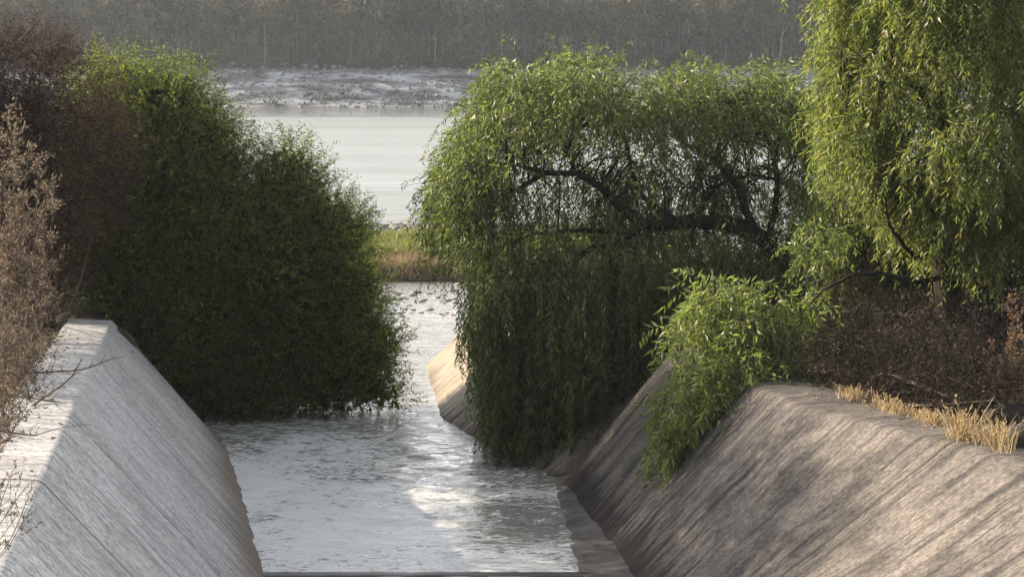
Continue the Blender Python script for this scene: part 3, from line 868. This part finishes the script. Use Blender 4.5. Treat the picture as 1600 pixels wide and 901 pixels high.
# ------------------------------------------------------------------ weeping pepper tree over the water
rng = np.random.default_rng(33)
wt = empty('weeping_tree', (PD(1290, 580, 36.5)[0], 36.5, hz(PD(1290, 580, 36.5)[0], 36.5)))
tag(wt, 'weeping pepper tree with a bare arching dark bough, trailing its foliage in the channel water', 'tree')
tr = Acc(); sk = []
sk.append(limb(tr, [(1300, 600, 36.5), (1265, 500, 36.7), (1225, 410, 36.9), (1180, 365, 37), (1120, 347, 37.1), (1060, 348, 37.2), (1000, 352, 37.3)], 0.24, 0.15, rng))
sk.append(limb(tr, [(1005, 352, 37.3), (965, 318, 37.3), (935, 290, 37.2), (900, 272, 37), (850, 270, 36.8), (800, 256, 36.6), (765, 258, 36.5)], 0.13, 0.025, rng))
sk.append(limb(tr, [(1010, 352, 37.3), (985, 368, 37), (930, 385, 36.6), (880, 420, 36.3), (835, 450, 36)], 0.12, 0.03, rng))
sk.append(limb(tr, [(900, 272, 37), (890, 235, 37.2), (893, 190, 37.4), (870, 140, 37.6)], 0.06, 0.015, rng, 6))
sk.append(limb(tr, [(1085, 347, 37.1), (1105, 310, 37.4), (1130, 285, 37.8), (1190, 275, 38.2), (1250, 300, 38.4)], 0.07, 0.02, rng, 6))
sk.append(limb(tr, [(1180, 365, 37), (1150, 290, 38), (1110, 245, 38.6), (1060, 215, 39), (1040, 160, 39.2)], 0.1, 0.02, rng, 6))
sk.append(limb(tr, [(1200, 385, 37), (1215, 290, 36.6), (1200, 220, 36.2), (1170, 160, 36)], 0.09, 0.02, rng, 6))
sk.append(limb(tr, [(1060, 348, 37.2), (1000, 300, 38.4), (980, 230, 39.2), (960, 150, 39.6)], 0.08, 0.02, rng, 6))
sk.append(limb(tr, [(930, 385, 36.6), (960, 420, 35.9), (955, 480, 35.5)], 0.05, 0.015, rng, 6))
sk.append(limb(tr, [(850, 270, 36.8), (800, 300, 36), (740, 310, 35.6), (700, 340, 35.4)], 0.05, 0.012, rng, 6))
sk.append(limb(tr, [(985, 368, 37), (900, 360, 38.2), (820, 370, 38.8), (760, 400, 39)], 0.06, 0.015, rng, 6))
SK = np.concatenate(sk)
top = np.array([(660, 330), (672, 280), (690, 225), (715, 190), (750, 165), (775, 130), (800, 108), (850, 100), (900, 95), (950, 100), (985, 92), (1030, 112), (1080, 108), (1130, 118), (1190, 112), (1235, 150), (1290, 170)], float)
def ytop(px): return np.interp(px, top[:, 0], top[:, 1])
# dome clumps
WL = dict(leaf=(0.11, 0.21), width=(0.022, 0.038), step=0.09)
nC = 430
px = rng.uniform(668, 1290, nC)
off = rng.uniform(-1, 1, nC)
yt = ytop(px) + 12 + 13 * np.sin(px * 0.045 + 1.0) + 7 * np.sin(px * 0.13)
f = np.sqrt(np.clip(1 - ((px - 975) / 330) ** 2, 0.05, 1))
dep = 37.3 + off * 3.6 * f
edge = np.abs(off) ** 2.2 * 80 * f
py = yt + edge + rng.exponential(38, nC)
py = np.minimum(py, yt + 170)
win = (px > 770) & (px < 1180) & (py > 230 + 35 * rng.random(nC)) & (py < 370) & (rng.random(nC) < 0.15)
px = px[~win]; py = py[~win]; dep = dep[~win]; nC = len(px)
fr = (px > 830) & (px < 1180) & (py > 185) & (py < 370) & (rng.random(nC) < 0.85)
dep = np.where(fr, np.maximum(dep, 37.7 + rng.random(nC) * 1.6), dep)
px = px + 36 * np.clip((800 - px) / 120, 0, 1)
C = np.array([PD(a_, b_, c_) for a_, b_, c_ in zip(px, py, dep)])
S, ci = clumps(C, 9, 0.17, rng)
cen = np.array([PD(1000, 300, 37.3)])
O = S - cen; O[:, 2] = 0; O /= np.linalg.norm(O, axis=1)[:, None] + 1e-6
D = O * 0.7 + np.array([0, 0, 0.55]) + rng.normal(size=S.shape) * 0.4
L = rng.uniform(0.45, 1.25, len(S)) * rng.uniform(0.7, 1.2, nC)[ci]
cw = Acc(); tw = Acc()
strands(cw, S, D, L, rng, stem=(tw, 4), grav=0.2, **WL)
# long outer curtain on the lake side (left edge) and along the front
nC = 230
px = np.concatenate([rng.uniform(702, 770, 60), rng.uniform(770, 1180, 160)])
nC = len(px)
py = np.where(px < 770, ytop(px) + rng.uniform(40, 130, nC), rng.uniform(240, 410, nC))
dep = rng.uniform(34.8, 39.0, nC)
fr = (px > 820) & (px < 1180) & (py < 365) & (rng.random(nC) < 0.88)
dep = np.where(fr, 37.8 + rng.random(nC) * 1.4, dep)
C = np.array([PD(*q) for q in zip(px, py, dep)])
S, ci = clumps(C, 6, 0.15, rng)
D = rng.normal(size=S.shape) * 0.4 + np.array([-0.15, 0, 0.1])
L = rng.uniform(0.8, 2.2, len(S))
strands(cw, S, D, L, rng, stem=(tw, 4), grav=0.3, **WL)
# lower dense curtain trailing to the water
bot = np.array([(715, 440), (738, 520), (750, 610), (762, 670), (780, 735), (868, 744), (900, 705), (950, 655), (1000, 605), (1050, 555), (1110, 520)], float)
nC = 640
px = 742 + 358 * rng.random(nC) ** 1.1
dep = np.where(px < 880, rng.uniform(34.9, 38.5, nC), rng.uniform(34.2, 36.4, nC))
py = rng.uniform(390, 650, nC)
yb = np.interp(px, bot[:, 0], bot[:, 1])
py = np.minimum(py, yb - 40)
C = np.array([PD(*q) for q in zip(px, py, dep)])
S, ci = clumps(C, 5, 0.13, rng)
zend = np.array([PD(a_, b_, c_)[2] for a_, b_, c_ in zip(px, yb - 3, dep)])[ci] + (rng.exponential(0.45, nC) * (rng.random(nC) < 0.7))[ci] + rng.exponential(0.15, len(S))
zend = np.maximum(zend, 0.02)
L = np.minimum((S[:, 2] - zend) * 1.04, rng.uniform(1.2, 3.2, len(S)))
ok = L > 0.15
strands(cw, S[ok], (rng.normal(size=S.shape) * 0.45 + np.array([0.0, -0.1, -0.4]))[ok], L[ok], rng, stem=(tw, 5), grav=0.35, zmin=zend[ok], **WL)
# dim foliage round the root of the bough
nC = 170
px = rng.uniform(1040, 1330, nC); py = np.where(px > 1200, rng.uniform(270, 480, nC), rng.uniform(385, 500, nC)); dep = rng.uniform(35.2, 38.6, nC)
S2, ci = clumps(np.array([PD(*q) for q in zip(px, py, dep)]), 7, 0.16, rng)
strands(cw, S2, rng.normal(size=S2.shape) * 0.5, rng.uniform(0.4, 1.2, len(S2)), rng, stem=(tw, 4), grav=0.28, **WL)
# connecting twigs
for k in range(230):
    c = S[rng.integers(len(S))] if k < 60 else PD(rng.uniform(690, 1270), rng.uniform(140, 340), rng.uniform(34.5, 39.8))
    if k >= 60:
        q_ = rng.uniform(700, 1270); c = PD(q_, ytop(q_) + rng.uniform(45, 200), rng.uniform(35.4, 39.2))
    i = np.argmin(np.linalg.norm(SK - c, axis=1)); s = SK[i]
    if np.linalg.norm(s - c) > 2.6: continue
    mid = s * 0.5 + c * 0.5 + np.array([0, 0, 0.18]) + rng.normal(size=3) * 0.12
    tw.tube(catmull([s, mid, c], 4), 0.026, 0.007, 4)
cw.build('crown', M['willow'], wt)
tr.build('trunk', M['bark'], wt, smooth=True)
tw.build('twigs', M['bark'], wt)

# ------------------------------------------------------------------ tall pepper tree at right
rng = np.random.default_rng(44)
bx = PD(1500, 640, 30)
tt = empty('tall_pepper_tree', (bx[0], 30, hz(bx[0], 30))); tag(tt, 'tall yellow-green pepper tree with drooping sunlit sprays, reaching out of the picture top', 'tree')
tr = Acc(); tw = Acc(); cw = Acc(); sk = []
sk.append(limb(tr, [(1500, 660, 30), (1490, 540, 30), (1475, 420, 30.2), (1480, 280, 30.4), (1470, 120, 30.5), (1480, -60, 30.5)], 0.26, 0.12, rng))
sk.append(limb(tr, [(1475, 430, 30.1), (1435, 440, 29.6), (1380, 428, 29.2), (1330, 432, 28.9), (1285, 455, 28.7), (1250, 492, 28.6)], 0.06, 0.012, rng, 6))
sk.append(limb(tr, [(1478, 330, 30.2), (1440, 400, 29.6), (1410, 380, 29.2), (1388, 345, 28.9), (1384, 300, 28.8)], 0.06, 0.015, rng, 6))
sk.append(limb(tr, [(1475, 200, 30.4), (1420, 120, 29.8), (1360, 90, 29.4), (1310, 110, 29)], 0.09, 0.02, rng, 6))
sk.append(limb(tr, [(1480, 260, 30.4), (1560, 180, 30.2), (1640, 160, 30)], 0.09, 0.02, rng, 6))
sk.append(limb(tr, [(1472, 100, 30.4), (1540, 20, 29.6), (1600, -30, 29)], 0.09, 0.02, rng, 6))
sk.append(limb(tr, [(1474, 60, 30.4), (1400, -10, 29.6), (1330, -30, 29)], 0.09, 0.02, rng, 6))
SK = np.concatenate(sk)
el = np.array([(-150, 1330), (-40, 1298), (0, 1296), (60, 1285), (100, 1310), (160, 1305), (205, 1300), (245, 1320), (285, 1385), (330, 1460), (400, 1480)], float)
nC = 560
py = rng.uniform(-190, 330, nC)
x0 = np.interp(py, el[:, 0], el[:, 1])
px = x0 + (1760 - x0) * rng.random(nC) ** 1.25 + 6
off = rng.uniform(-1, 1, nC)
fx = np.clip((px - x0) / 160, 0.15, 1)
dep = 29.9 + off * 2.6 * np.sqrt(fx)
C = np.array([PD(*q) for q in zip(px, py, dep)])
S, ci = clumps(C, 14, 0.15, rng)
O = S - np.array([bx[0], 30, 0]); O[:, 2] = 0; O /= np.linalg.norm(O, axis=1)[:, None] + 1e-6
D = O * 0.6 + np.array([0, 0, 0.25]) + rng.normal(size=S.shape) * 0.4
L = rng.uniform(0.4, 1.05, len(S)) * rng.uniform(0.6, 1.3, nC)[ci]
strands(cw, S, D, L, rng, stem=(tw, 4), leaf=(0.10, 0.19), width=(0.021, 0.036), step=0.075, grav=0.25)
# darker hanging skirts below the crown
nC = 150
px = rng.uniform(1400, 1720, nC); py = rng.uniform(280, 385, nC); dep = rng.uniform(29.0, 33.5, nC)
S, ci = clumps(np.array([PD(*q) for q in zip(px, py, dep)]), 7, 0.16, rng)
strands(cw, S, rng.normal(size=S.shape) * 0.4, rng.uniform(0.5, 1.4, len(S)), rng, stem=(tw, 3), grav=0.3, leaf=(0.12, 0.22), width=(0.026, 0.042), step=0.1)
nC = 80
px = rng.uniform(1290, 1440, nC); py = rng.uniform(270, 400, nC); dep = rng.uniform(32.0, 34.5, nC)
S, ci = clumps(np.array([PD(*q) for q in zip(px, py, dep)]), 8, 0.17, rng)
strands(cw, S, rng.normal(size=S.shape) * 0.4, rng.uniform(0.5, 1.4, len(S)), rng, stem=(tw, 3), grav=0.3, leaf=(0.1, 0.2), width=(0.022, 0.036), step=0.09)
for k in range(160):
    c = PD(rng.uniform(1290, 1650), rng.uniform(-60, 330), rng.uniform(28.3, 31.5)); i = np.argmin(np.linalg.norm(SK - c, axis=1)); s = SK[i]
    if np.linalg.norm(s - c) > 2.6: continue
    tw.tube(catmull([s, s * 0.5 + c * 0.5 + np.array([0, 0, 0.15]) + rng.normal(size=3) * 0.1, c], 4), 0.022, 0.006, 4)
cw.build('crown', M['tall'], tt); tr.build('trunk', M['bark'], tt, smooth=True); tw.build('twigs', M['bark'], tt)
# sunlit spray at the end of a low branch
sp = Acc()
C = np.array([PD(px_, py_, 28.6 + rng.normal() * 0.25) for px_, py_ in [(1262, 350), (1240, 378), (1268, 372), (1290, 372), (1310, 372), (1300, 392), (1255, 395), (1275, 400), (1235, 385), (1285, 385), (1312, 385)]])
S, ci = clumps(C, 6, 0.07, rng)
strands(sp, S, rng.normal(size=S.shape) * 0.5 + np.array([0, 0, 0.3]), rng.uniform(0.2, 0.5, len(S)), rng, leaf=(0.09, 0.16), width=(0.022, 0.036), grav=0.3, stem=(sp, 2))
sk2 = Acc(); 
limb(sp, [(1388, 345, 28.9), (1340, 350, 28.7), (1300, 358, 28.6), (1262, 352, 28.6), (1240, 375, 28.6)], 0.02, 0.006, rng, 4)
o = sp.build('leaf_spray', M['shrub'], tt)

# ------------------------------------------------------------------ bright young pepper shrub hanging down the right wall
rng = np.random.default_rng(55)
p = PD(1215, 590, 28.2)
sh = empty('pepper_shrub', (p[0], 28.4, hz(p[0], 28.4))); tag(sh, 'bright green pepper shrub spilling over the crest and down the right wall', 'shrub')
cw = Acc(); tw = Acc()
reg = []
while len(reg) < 150:
    x, y = rng.uniform(1030, 1300), rng.uniform(450, 745)
    lo = np.interp(y, [450, 480, 520, 560, 600, 650, 700, 745], [1100, 1060, 1065, 1070, 1055, 1045, 1040, 1035])
    hi = np.interp(y, [450, 480, 520, 560, 600, 640, 680, 745], [1210, 1280, 1290, 1280, 1235, 1215, 1165, 1090])
    if lo < x < hi: reg.append((x, y))
C = []
for x, y in reg:
    base = np.interp(y, [450, 560, 640, 745], [29.4, 28.6, 28.0, 28.2])
    q = PD(x, y, base + rng.uniform(-0.8, 0.7))
    C.append(q)
C = np.array(C)
S, ci = clumps(C, 7, 0.09, rng)
D = np.array([-0.35, -0.2, 0.2]) + rng.normal(size=S.shape) * 0.45
strands(cw, S, D, rng.uniform(0.35, 0.95, len(S)), rng, leaf=(0.13, 0.24), width=(0.03, 0.05), step=0.1, grav=0.26, stem=(tw, 3))
b0 = np.array(sh.location)
for k in range(16):
    q = C[rng.integers(len(C))]
    tw.tube(catmull([b0 + rng.normal(size=3) * 0.08, b0 * 0.5 + q * 0.5 + np.array([0, 0, 0.35]) + rng.normal(size=3) * 0.15, q], 5), 0.03, 0.008, 5)
cw.build('foliage', M['shrub'], sh); tw.build('stems', M['twig'], sh)

# ------------------------------------------------------------------ dry undergrowth at right
rng = np.random.default_rng(66)
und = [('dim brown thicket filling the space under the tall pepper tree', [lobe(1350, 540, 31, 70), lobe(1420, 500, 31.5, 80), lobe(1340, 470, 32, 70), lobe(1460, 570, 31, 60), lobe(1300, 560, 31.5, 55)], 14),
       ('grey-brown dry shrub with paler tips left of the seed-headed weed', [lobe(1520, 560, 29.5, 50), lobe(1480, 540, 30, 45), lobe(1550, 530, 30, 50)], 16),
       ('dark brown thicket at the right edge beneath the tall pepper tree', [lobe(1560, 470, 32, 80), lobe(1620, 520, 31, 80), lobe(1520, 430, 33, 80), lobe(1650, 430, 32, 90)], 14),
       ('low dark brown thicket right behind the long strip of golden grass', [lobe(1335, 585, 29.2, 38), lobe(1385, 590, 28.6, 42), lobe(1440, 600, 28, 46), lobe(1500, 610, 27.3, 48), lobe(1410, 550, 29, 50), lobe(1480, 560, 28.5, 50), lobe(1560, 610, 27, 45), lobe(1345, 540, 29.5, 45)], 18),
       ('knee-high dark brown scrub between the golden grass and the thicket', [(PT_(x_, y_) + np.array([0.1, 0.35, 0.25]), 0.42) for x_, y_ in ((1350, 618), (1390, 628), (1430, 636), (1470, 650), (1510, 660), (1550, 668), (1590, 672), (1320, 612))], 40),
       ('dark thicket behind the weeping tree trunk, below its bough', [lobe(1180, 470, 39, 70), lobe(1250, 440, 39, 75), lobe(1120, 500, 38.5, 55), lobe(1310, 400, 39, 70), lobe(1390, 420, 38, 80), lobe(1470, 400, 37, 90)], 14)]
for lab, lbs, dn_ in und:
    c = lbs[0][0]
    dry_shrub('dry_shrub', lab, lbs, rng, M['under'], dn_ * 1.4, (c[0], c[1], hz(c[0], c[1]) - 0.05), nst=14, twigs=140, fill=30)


def weed(name, label, stems, rng, base, head=0.05, nh=14, mat=None, cat_='weed', r0=0.007, group=None, clus=0.035):
    """dry weed: stems = list of tip points; seed heads cluster near tips"""
    r = empty(name, base); tag(r, label, cat_, group)
    st = Acc(); hd = Acc(); base = np.array(base, float)
    for q in stems:
        p0 = base + rng.normal(size=3) * np.array([0.08, 0.08, 0.0])
        mid = p0 * 0.45 + q * 0.55 + rng.normal(size=3) * 0.10 * np.linalg.norm(q - p0) * 0.5
        pts = catmull([p0, mid, q], 6)
        st.tube(pts, r0, r0 * 0.45, 4)
        for k in range(nh):
            i = rng.integers(len(pts) // 2, len(pts)); s = pts[i]
            L = rng.uniform(0.08, 0.28) * (1 if r0 > 0.005 else 0.5)
            e = s + (rng.normal(size=3) * 0.6 + np.array([0, 0, 0.7])) * L
            st.tube(np.array([s, (s + e) / 2 + rng.normal(size=3) * 0.01, e]), r0 * 0.4, r0 * 0.25, 3)
            m = 16
            hd.leaves(s + (e - s) * rng.uniform(0.3, 1.1, (m, 1)) + rng.normal(size=(m, 3)) * clus * 0.45, (e - s) / (np.linalg.norm(e - s) + 1e-6) + rng.normal(size=(m, 3)) * 0.6, rng.uniform(head * 0.5, head, m), rng.uniform(head * 0.16, head * 0.36, m), rng)
    hd.build('seed_heads', mat or M['beige'], r); st.build('stems', M['twig'], r)
    return r

def gp(px, py, z): return PG(px, py, z)
# right edge weed with seed heads
b = PD(1585, 690, 25.5); b[2] = hz(b[0], b[1])
weed('seed_head_weed', 'dry weed with rusty seed heads at the right edge beyond the golden grass', [PD(px, py, 25.5 + rng.normal() * 0.2) for px, py in [(1580, 480), (1590, 530), (1575, 580), (1600, 560), (1560, 600), (1615, 600), (1590, 610), (1540, 560), (1630, 540), (1585, 570), (1600, 590), (1570, 615)]], rng, b, head=0.07, nh=18, mat=M['rust'], clus=0.045)
b = PD(1500, 620, 28); b[2] = hz(b[0], b[1])
weed('seed_head_weed', 'pale dry weed standing before the dark thicket above the golden grass', [PD(px, py, 28 + rng.normal() * 0.3) for px, py in [(1410, 490), (1430, 520), (1460, 540), (1500, 510), (1490, 560), (1390, 520), (1520, 545), (1465, 500)]], rng, b, head=0.055, nh=9)

def tuft(label, pxs, rng, n, hmin, hmax):
    pts = []
    for px, py, y in pxs:
        q = PT_(px, py); pts.append(q)
    P = np.array(pts); r = empty('grass_tuft', P.mean(0)); tag(r, label, 'grass tuft', 'golden grass tufts on the right bank')
    a = Acc(); h = Acc()
    for i in range(n):
        j = rng.integers(len(P) - 1); tpar = rng.random()
        p = P[j] * (1 - tpar) + P[j + 1] * tpar + rng.normal(size=3) * np.array([0.10, 0.18, 0.0]); p[2] = hz(p[0], p[1]) - 0.02
        cl_ = mnoise.noise(Vector((p[0] * 2.2, p[1] * 2.2, 3)))
        if cl_ < -0.12 and rng.random() < 0.8: continue
        H = rng.uniform(hmin, hmax) * (0.75 + 0.8 * max(cl_, -0.3)); d = rng.normal(size=3) * np.array([0.36, 0.36, 0]) + np.array([0, 0, 1])
        q = p + d * H
        pts2 = np.array([p, p * 0.45 + q * 0.55 + np.array([0, 0, 0.03]), q])
        side = np.cross(d, rng.normal(size=3)); side /= np.linalg.norm(side); wd = 0.006
        V = np.array([pts2[0] - side * wd, pts2[0] + side * wd, pts2[1] - side * wd * 0.8, pts2[1] + side * wd * 0.8, pts2[2] - side * 0.002, pts2[2] + side * 0.002])
        a.add(V, np.array([(0, 1, 3, 2), (2, 3, 5, 4)]))
        if rng.random() < 0.5:
            m = 5
            h.leaves(q + d * rng.uniform(-0.09, 0.0, (m, 1)) + rng.normal(size=(m, 3)) * 0.006, d + rng.normal(size=(m, 3)) * 0.3, 0.045, 0.014, rng)
    a.build('blades', M['straw'], r); h.build('ears', M['straw'], r)

tuft('taller golden dry grass tuft at the right, by the dark stones', [(1500, 692, 24.6), (1530, 697, 24.4), (1562, 703, 24.1)], rng, 1000, 0.22, 0.6)
tuft('long low strip of golden dry grass along the right crest', [(1368, 638, 27.2), (1400, 647, 26.7), (1430, 657, 26.1), (1462, 668, 25.3)], rng, 700, 0.08, 0.3)
tuft('small sparse dry grass tuft at the bend of the right crest', [(1322, 626, 28.3), (1345, 630, 27.9)], rng, 120, 0.1, 0.35)

# leaf litter on the crests
def litter(n, f, name, lab):
    a = Acc(); ys_ = rng.uniform(9, 33, n); P = []
    for y in ys_:
        P.append(f(y))
    P = np.array(P); D = rng.normal(size=P.shape) * np.array([1, 1, 0.12])
    a.leaves(P, D, rng.uniform(0.03, 0.11, n), rng.uniform(0.012, 0.04, n), rng)
    tag(a.build(name, M['beige']), lab, 'litter', kind='stuff')
litter(900, lambda y: Lc(y) + np.array([-1.05 + min(rng.exponential(0.22), 0.95), 0, 0.045]), 'leaf_litter', 'dead leaves along the back edge of the left wall top')
litter(1300, lambda y: Rc(y) + np.array([1.25 - min(rng.exponential(0.3), 0.9), 0, 0.06]), 'leaf_litter', 'dead leaves along the back edge of the right wall crest')
# dark stones at the right edge
for i, (px, py, y, s) in enumerate([(1588, 668, 25.2, 0.34), (1600, 700, 24.6, 0.28), (1560, 655, 26.2, 0.25)]):
    q = PT_(px, py)
    bm_ = Acc(); u = np.linspace(0, 2 * math.pi, 15)[:-1]; v = np.linspace(0.01, math.pi - 0.01, 9)
    U, Vv = np.meshgrid(u, v, indexing='ij')
    B = np.stack([np.cos(U) * np.sin(Vv), np.sin(U) * np.sin(Vv), np.cos(Vv)], -1)
    rr = np.array([[1 + 0.4 * mnoise.fractal(Vector(B[a_, b_] * 1.3 + np.array([i * 5, 0, 0])), 1, 2, 4) for b_ in range(B.shape[1])] for a_ in range(B.shape[0])])
    P = B * rr[..., None] * np.array([s * 1.3, s, s * 0.8]) + q + np.array([0, 0, s * 0.25])
    nu, nv = P.shape[:2]
    ii = np.arange(nu)[:, None] * nv + np.arange(nv - 1)[None]; jj = ((np.arange(nu) + 1) % nu)[:, None] * nv + np.arange(nv - 1)[None]
    o = mesh_np('stone', P.reshape(-1, 3), np.stack([ii, jj, jj + 1, ii + 1], -1).reshape(-1, 4), M['darkrock'])
    tag(o, ['dark stone behind the taller golden grass tuft, highest of three', 'dark stone at the right picture edge beside the pale crest', 'dark stone half hidden above the golden grass tuft'][i], 'stone', 'dark stones on the right bank')

# ------------------------------------------------------------------ left bank weeds
rng = np.random.default_rng(77)
def lground(px, y, z=None):
    q = PD(px, 500, y); q[2] = hz(q[0], q[1]); return q
weed('seed_head_weed', 'tall beige feathery weed crowding the left edge in front of the rust-brown shrub', [PD(px, py, 21 + rng.normal() * 0.5) for px, py in [(5, 190), (20, 215), (-15, 230), (45, 240), (60, 270), (30, 290), (75, 310), (85, 330), (10, 330), (50, 350), (-20, 310), (70, 300), (25, 255), (0, 270), (40, 320), (-40, 250), (15, 370)]], rng, lground(-20, 21), head=0.085, nh=26, r0=0.008, clus=0.05)
weed('seed_head_weed', 'brown dry weed leaning over the far end of the left wall top', [PD(px, py, 24 + rng.normal() * 0.5) for px, py in [(10, 420), (50, 450), (30, 480), (70, 490), (90, 520), (20, 540), (60, 560), (0, 500), (45, 520), (-20, 460), (85, 470), (70, 540)]], rng, lground(-30, 24), head=0.065, nh=26, r0=0.008, clus=0.045)
weed('seed_head_weed', 'brown dry weed beside the middle of the left wall top', [PD(px, py, 17.5 + rng.normal() * 0.4) for px, py in [(0, 440), (15, 470), (30, 520), (10, 560), (40, 580), (55, 610), (20, 640), (-20, 520), (0, 600), (-30, 480), (60, 580)]], rng, lground(-70, 17.5), head=0.05, nh=36, r0=0.007)
b = PD(-40, 900, 9.5); 
weed('seed_head_weed', 'nearest dry weed with round tan seed heads at the lower left edge', [PD(px, py, 9.5 + rng.normal() * 0.1) for px, py in [(20, 735), (40, 760), (50, 790), (15, 780), (30, 800), (5, 750), (0, 795), (45, 775), (-10, 720)]], rng, PD(-90, 950, 9.5), head=0.03, nh=6, r0=0.004, clus=0.012)
# dead twigs lying across the left wall top
for i, (pix, lab) in enumerate([([(-40, 620, 23.6), (30, 640, 23), (75, 660, 22.6), (95, 664, 22.4)], 'dead twig lying across the left wall top, the longest one'),
                                ([(40, 590, 26), (80, 575, 26.2), (130, 570, 26.6), (175, 560, 27)], 'dead twig lying across the left wall top near its far end'),
                                ([(10, 710, 19.6), (35, 722, 19.4), (60, 722, 19.3)], 'short dead twig on the left wall top nearest the seed heads'),
                                ([(20, 655, 21.5), (70, 620, 22.5), (110, 590, 23.5), (128, 560, 24)], 'thin branching dead twig raised above the left wall top')]):
    a = Acc(); P = [np.array(PD(*q)) for q in pix]
    r = empty('dead_twig', P[0])
    tag(r, lab, 'twig', 'dead twigs on the left wall')
    pl = []
    for q in P:
        y = q[1]; c = Lc(y); q = q.copy()
        if i != 3: q[2] = c[2] + 0.05 if q[0] < c[0] else q[2]
        pl.append(q)
    C_ = catmull(pl, 5); a.tube(C_, 0.02, 0.007, 5, 0.1, rng)
    for k in range(7):
        s = C_[rng.integers(2, len(C_))]; e = s + np.array([rng.normal() * 0.2, rng.normal() * 0.2, rng.uniform(0.02, 0.2)])
        a.tube(np.array([s, (s + e) / 2 + rng.normal(size=3) * 0.02, e]), 0.007, 0.003, 3)
    a.build('wood', M['twig'], r)

# ------------------------------------------------------------------ spit: grass, shore stones, low shrub
rng = np.random.default_rng(88)
def blades(n, x0, x1, y0, y1, hmin, hmax, wd, rng):
    a = Acc()
    x = rng.uniform(x0, x1, n); y = rng.uniform(y0, y1, n) + wav(x, x * 0, 3, 1.0) * 0.5
    z = hground(x[:, None], y[:, None])[:, 0]
    k = z > 0.0
    P = np.stack([x, y, z], -1)[k]; D = rng.normal(size=P.shape) * 0.3 + np.array([0, 0, 1])
    a.leaves(P, D, rng.uniform(hmin, hmax, len(P)), wd, rng)
    return a
ym = PG(640, 418, 0)[1]
tag(blades(26000, -16, 6, SP0, ym + 0.6, 0.2, 0.5, 0.03, rng).build('dry_grass', M['tan']), 'tan dry grass along the water side of the spit', 'grass', kind='stuff')
tag(blades(42000, -16, 6, ym - 0.4, SP1 + 1, 0.2, 0.55, 0.04, rng).build('green_grass', M['grass']), 'yellow-green grass along the middle of the spit', 'grass', kind='stuff')
a = stones(2400, lambda n: rng.uniform(-22, 10, n), lambda n: rng.uniform(SP1 - 0.5, SP2 + 1, n), 0.15, 0.9, rng, hground)
tag(a.build('shore_stones', M['rock']), 'pale stones along the lake edge of the spit', 'stones', kind='stuff')
a = stones(420, lambda n: rng.uniform(-9, 3, n), lambda n: rng.uniform(SP0 - 8, SP0 + 0.5, n), 0.08, 0.4, rng, lambda x, y: 0 * x - 0.02, 0.35)
tag(a.build('shallow_stones', M['rock']), 'small stones breaking the shallow water before the spit', 'stones', kind='stuff')
for lab, lbs in [('small green shrub among the pale stones on the spit', [lobe(632, 372, 83, 13), lobe(650, 378, 83, 11), lobe(618, 378, 83, 8)]),
                 ('dark low shrub at the left end of the stony shore', [lobe(585, 368, 86, 12), lobe(570, 374, 86, 12)])]:
    c = lbs[0][0]
    dry_shrub('low_shrub', lab, lbs, rng, M['grass'] if 'green' in lab else M['bush'], 60, (c[0], c[1], hz(c[0], c[1])), nst=5, slen=(0.2, 0.5), fill=60, twigs=10)

# ------------------------------------------------------------------ haze
m = bpy.data.materials.new('air'); m.use_nodes = True; t = m.node_tree
t.nodes.remove(t.nodes['Principled BSDF'])
pv = N(t, 'ShaderNodeVolumePrincipled'); pv.inputs['Color'].default_value = (0.82, 0.87, 0.95, 1); pv.inputs['Density'].default_value = 0.0002; pv.inputs['Anisotropy'].default_value = 0.2
t.links.new(pv.outputs[0], t.nodes['Material Output'].inputs['Volume'])
x0, x1, y0, y1, z0, z1 = -430, 430, -40, FB + 190, -2, 62
V = [(x0, y0, z0), (x1, y0, z0), (x1, y1, z0), (x0, y1, z0), (x0, y0, z1), (x1, y0, z1), (x1, y1, z1), (x0, y1, z1)]
hzb = mesh_np('haze', V, [[0, 3, 2, 1], [4, 5, 6, 7], [0, 1, 5, 4], [1, 2, 6, 5], [2, 3, 7, 6], [3, 0, 4, 7]], m)
tag(hzb, 'thin pale haze over the lake and the far wood', 'haze', kind='stuff')
print('quads', sum(len(o.data.polygons) for o in SC.objects if o.type == 'MESH'))
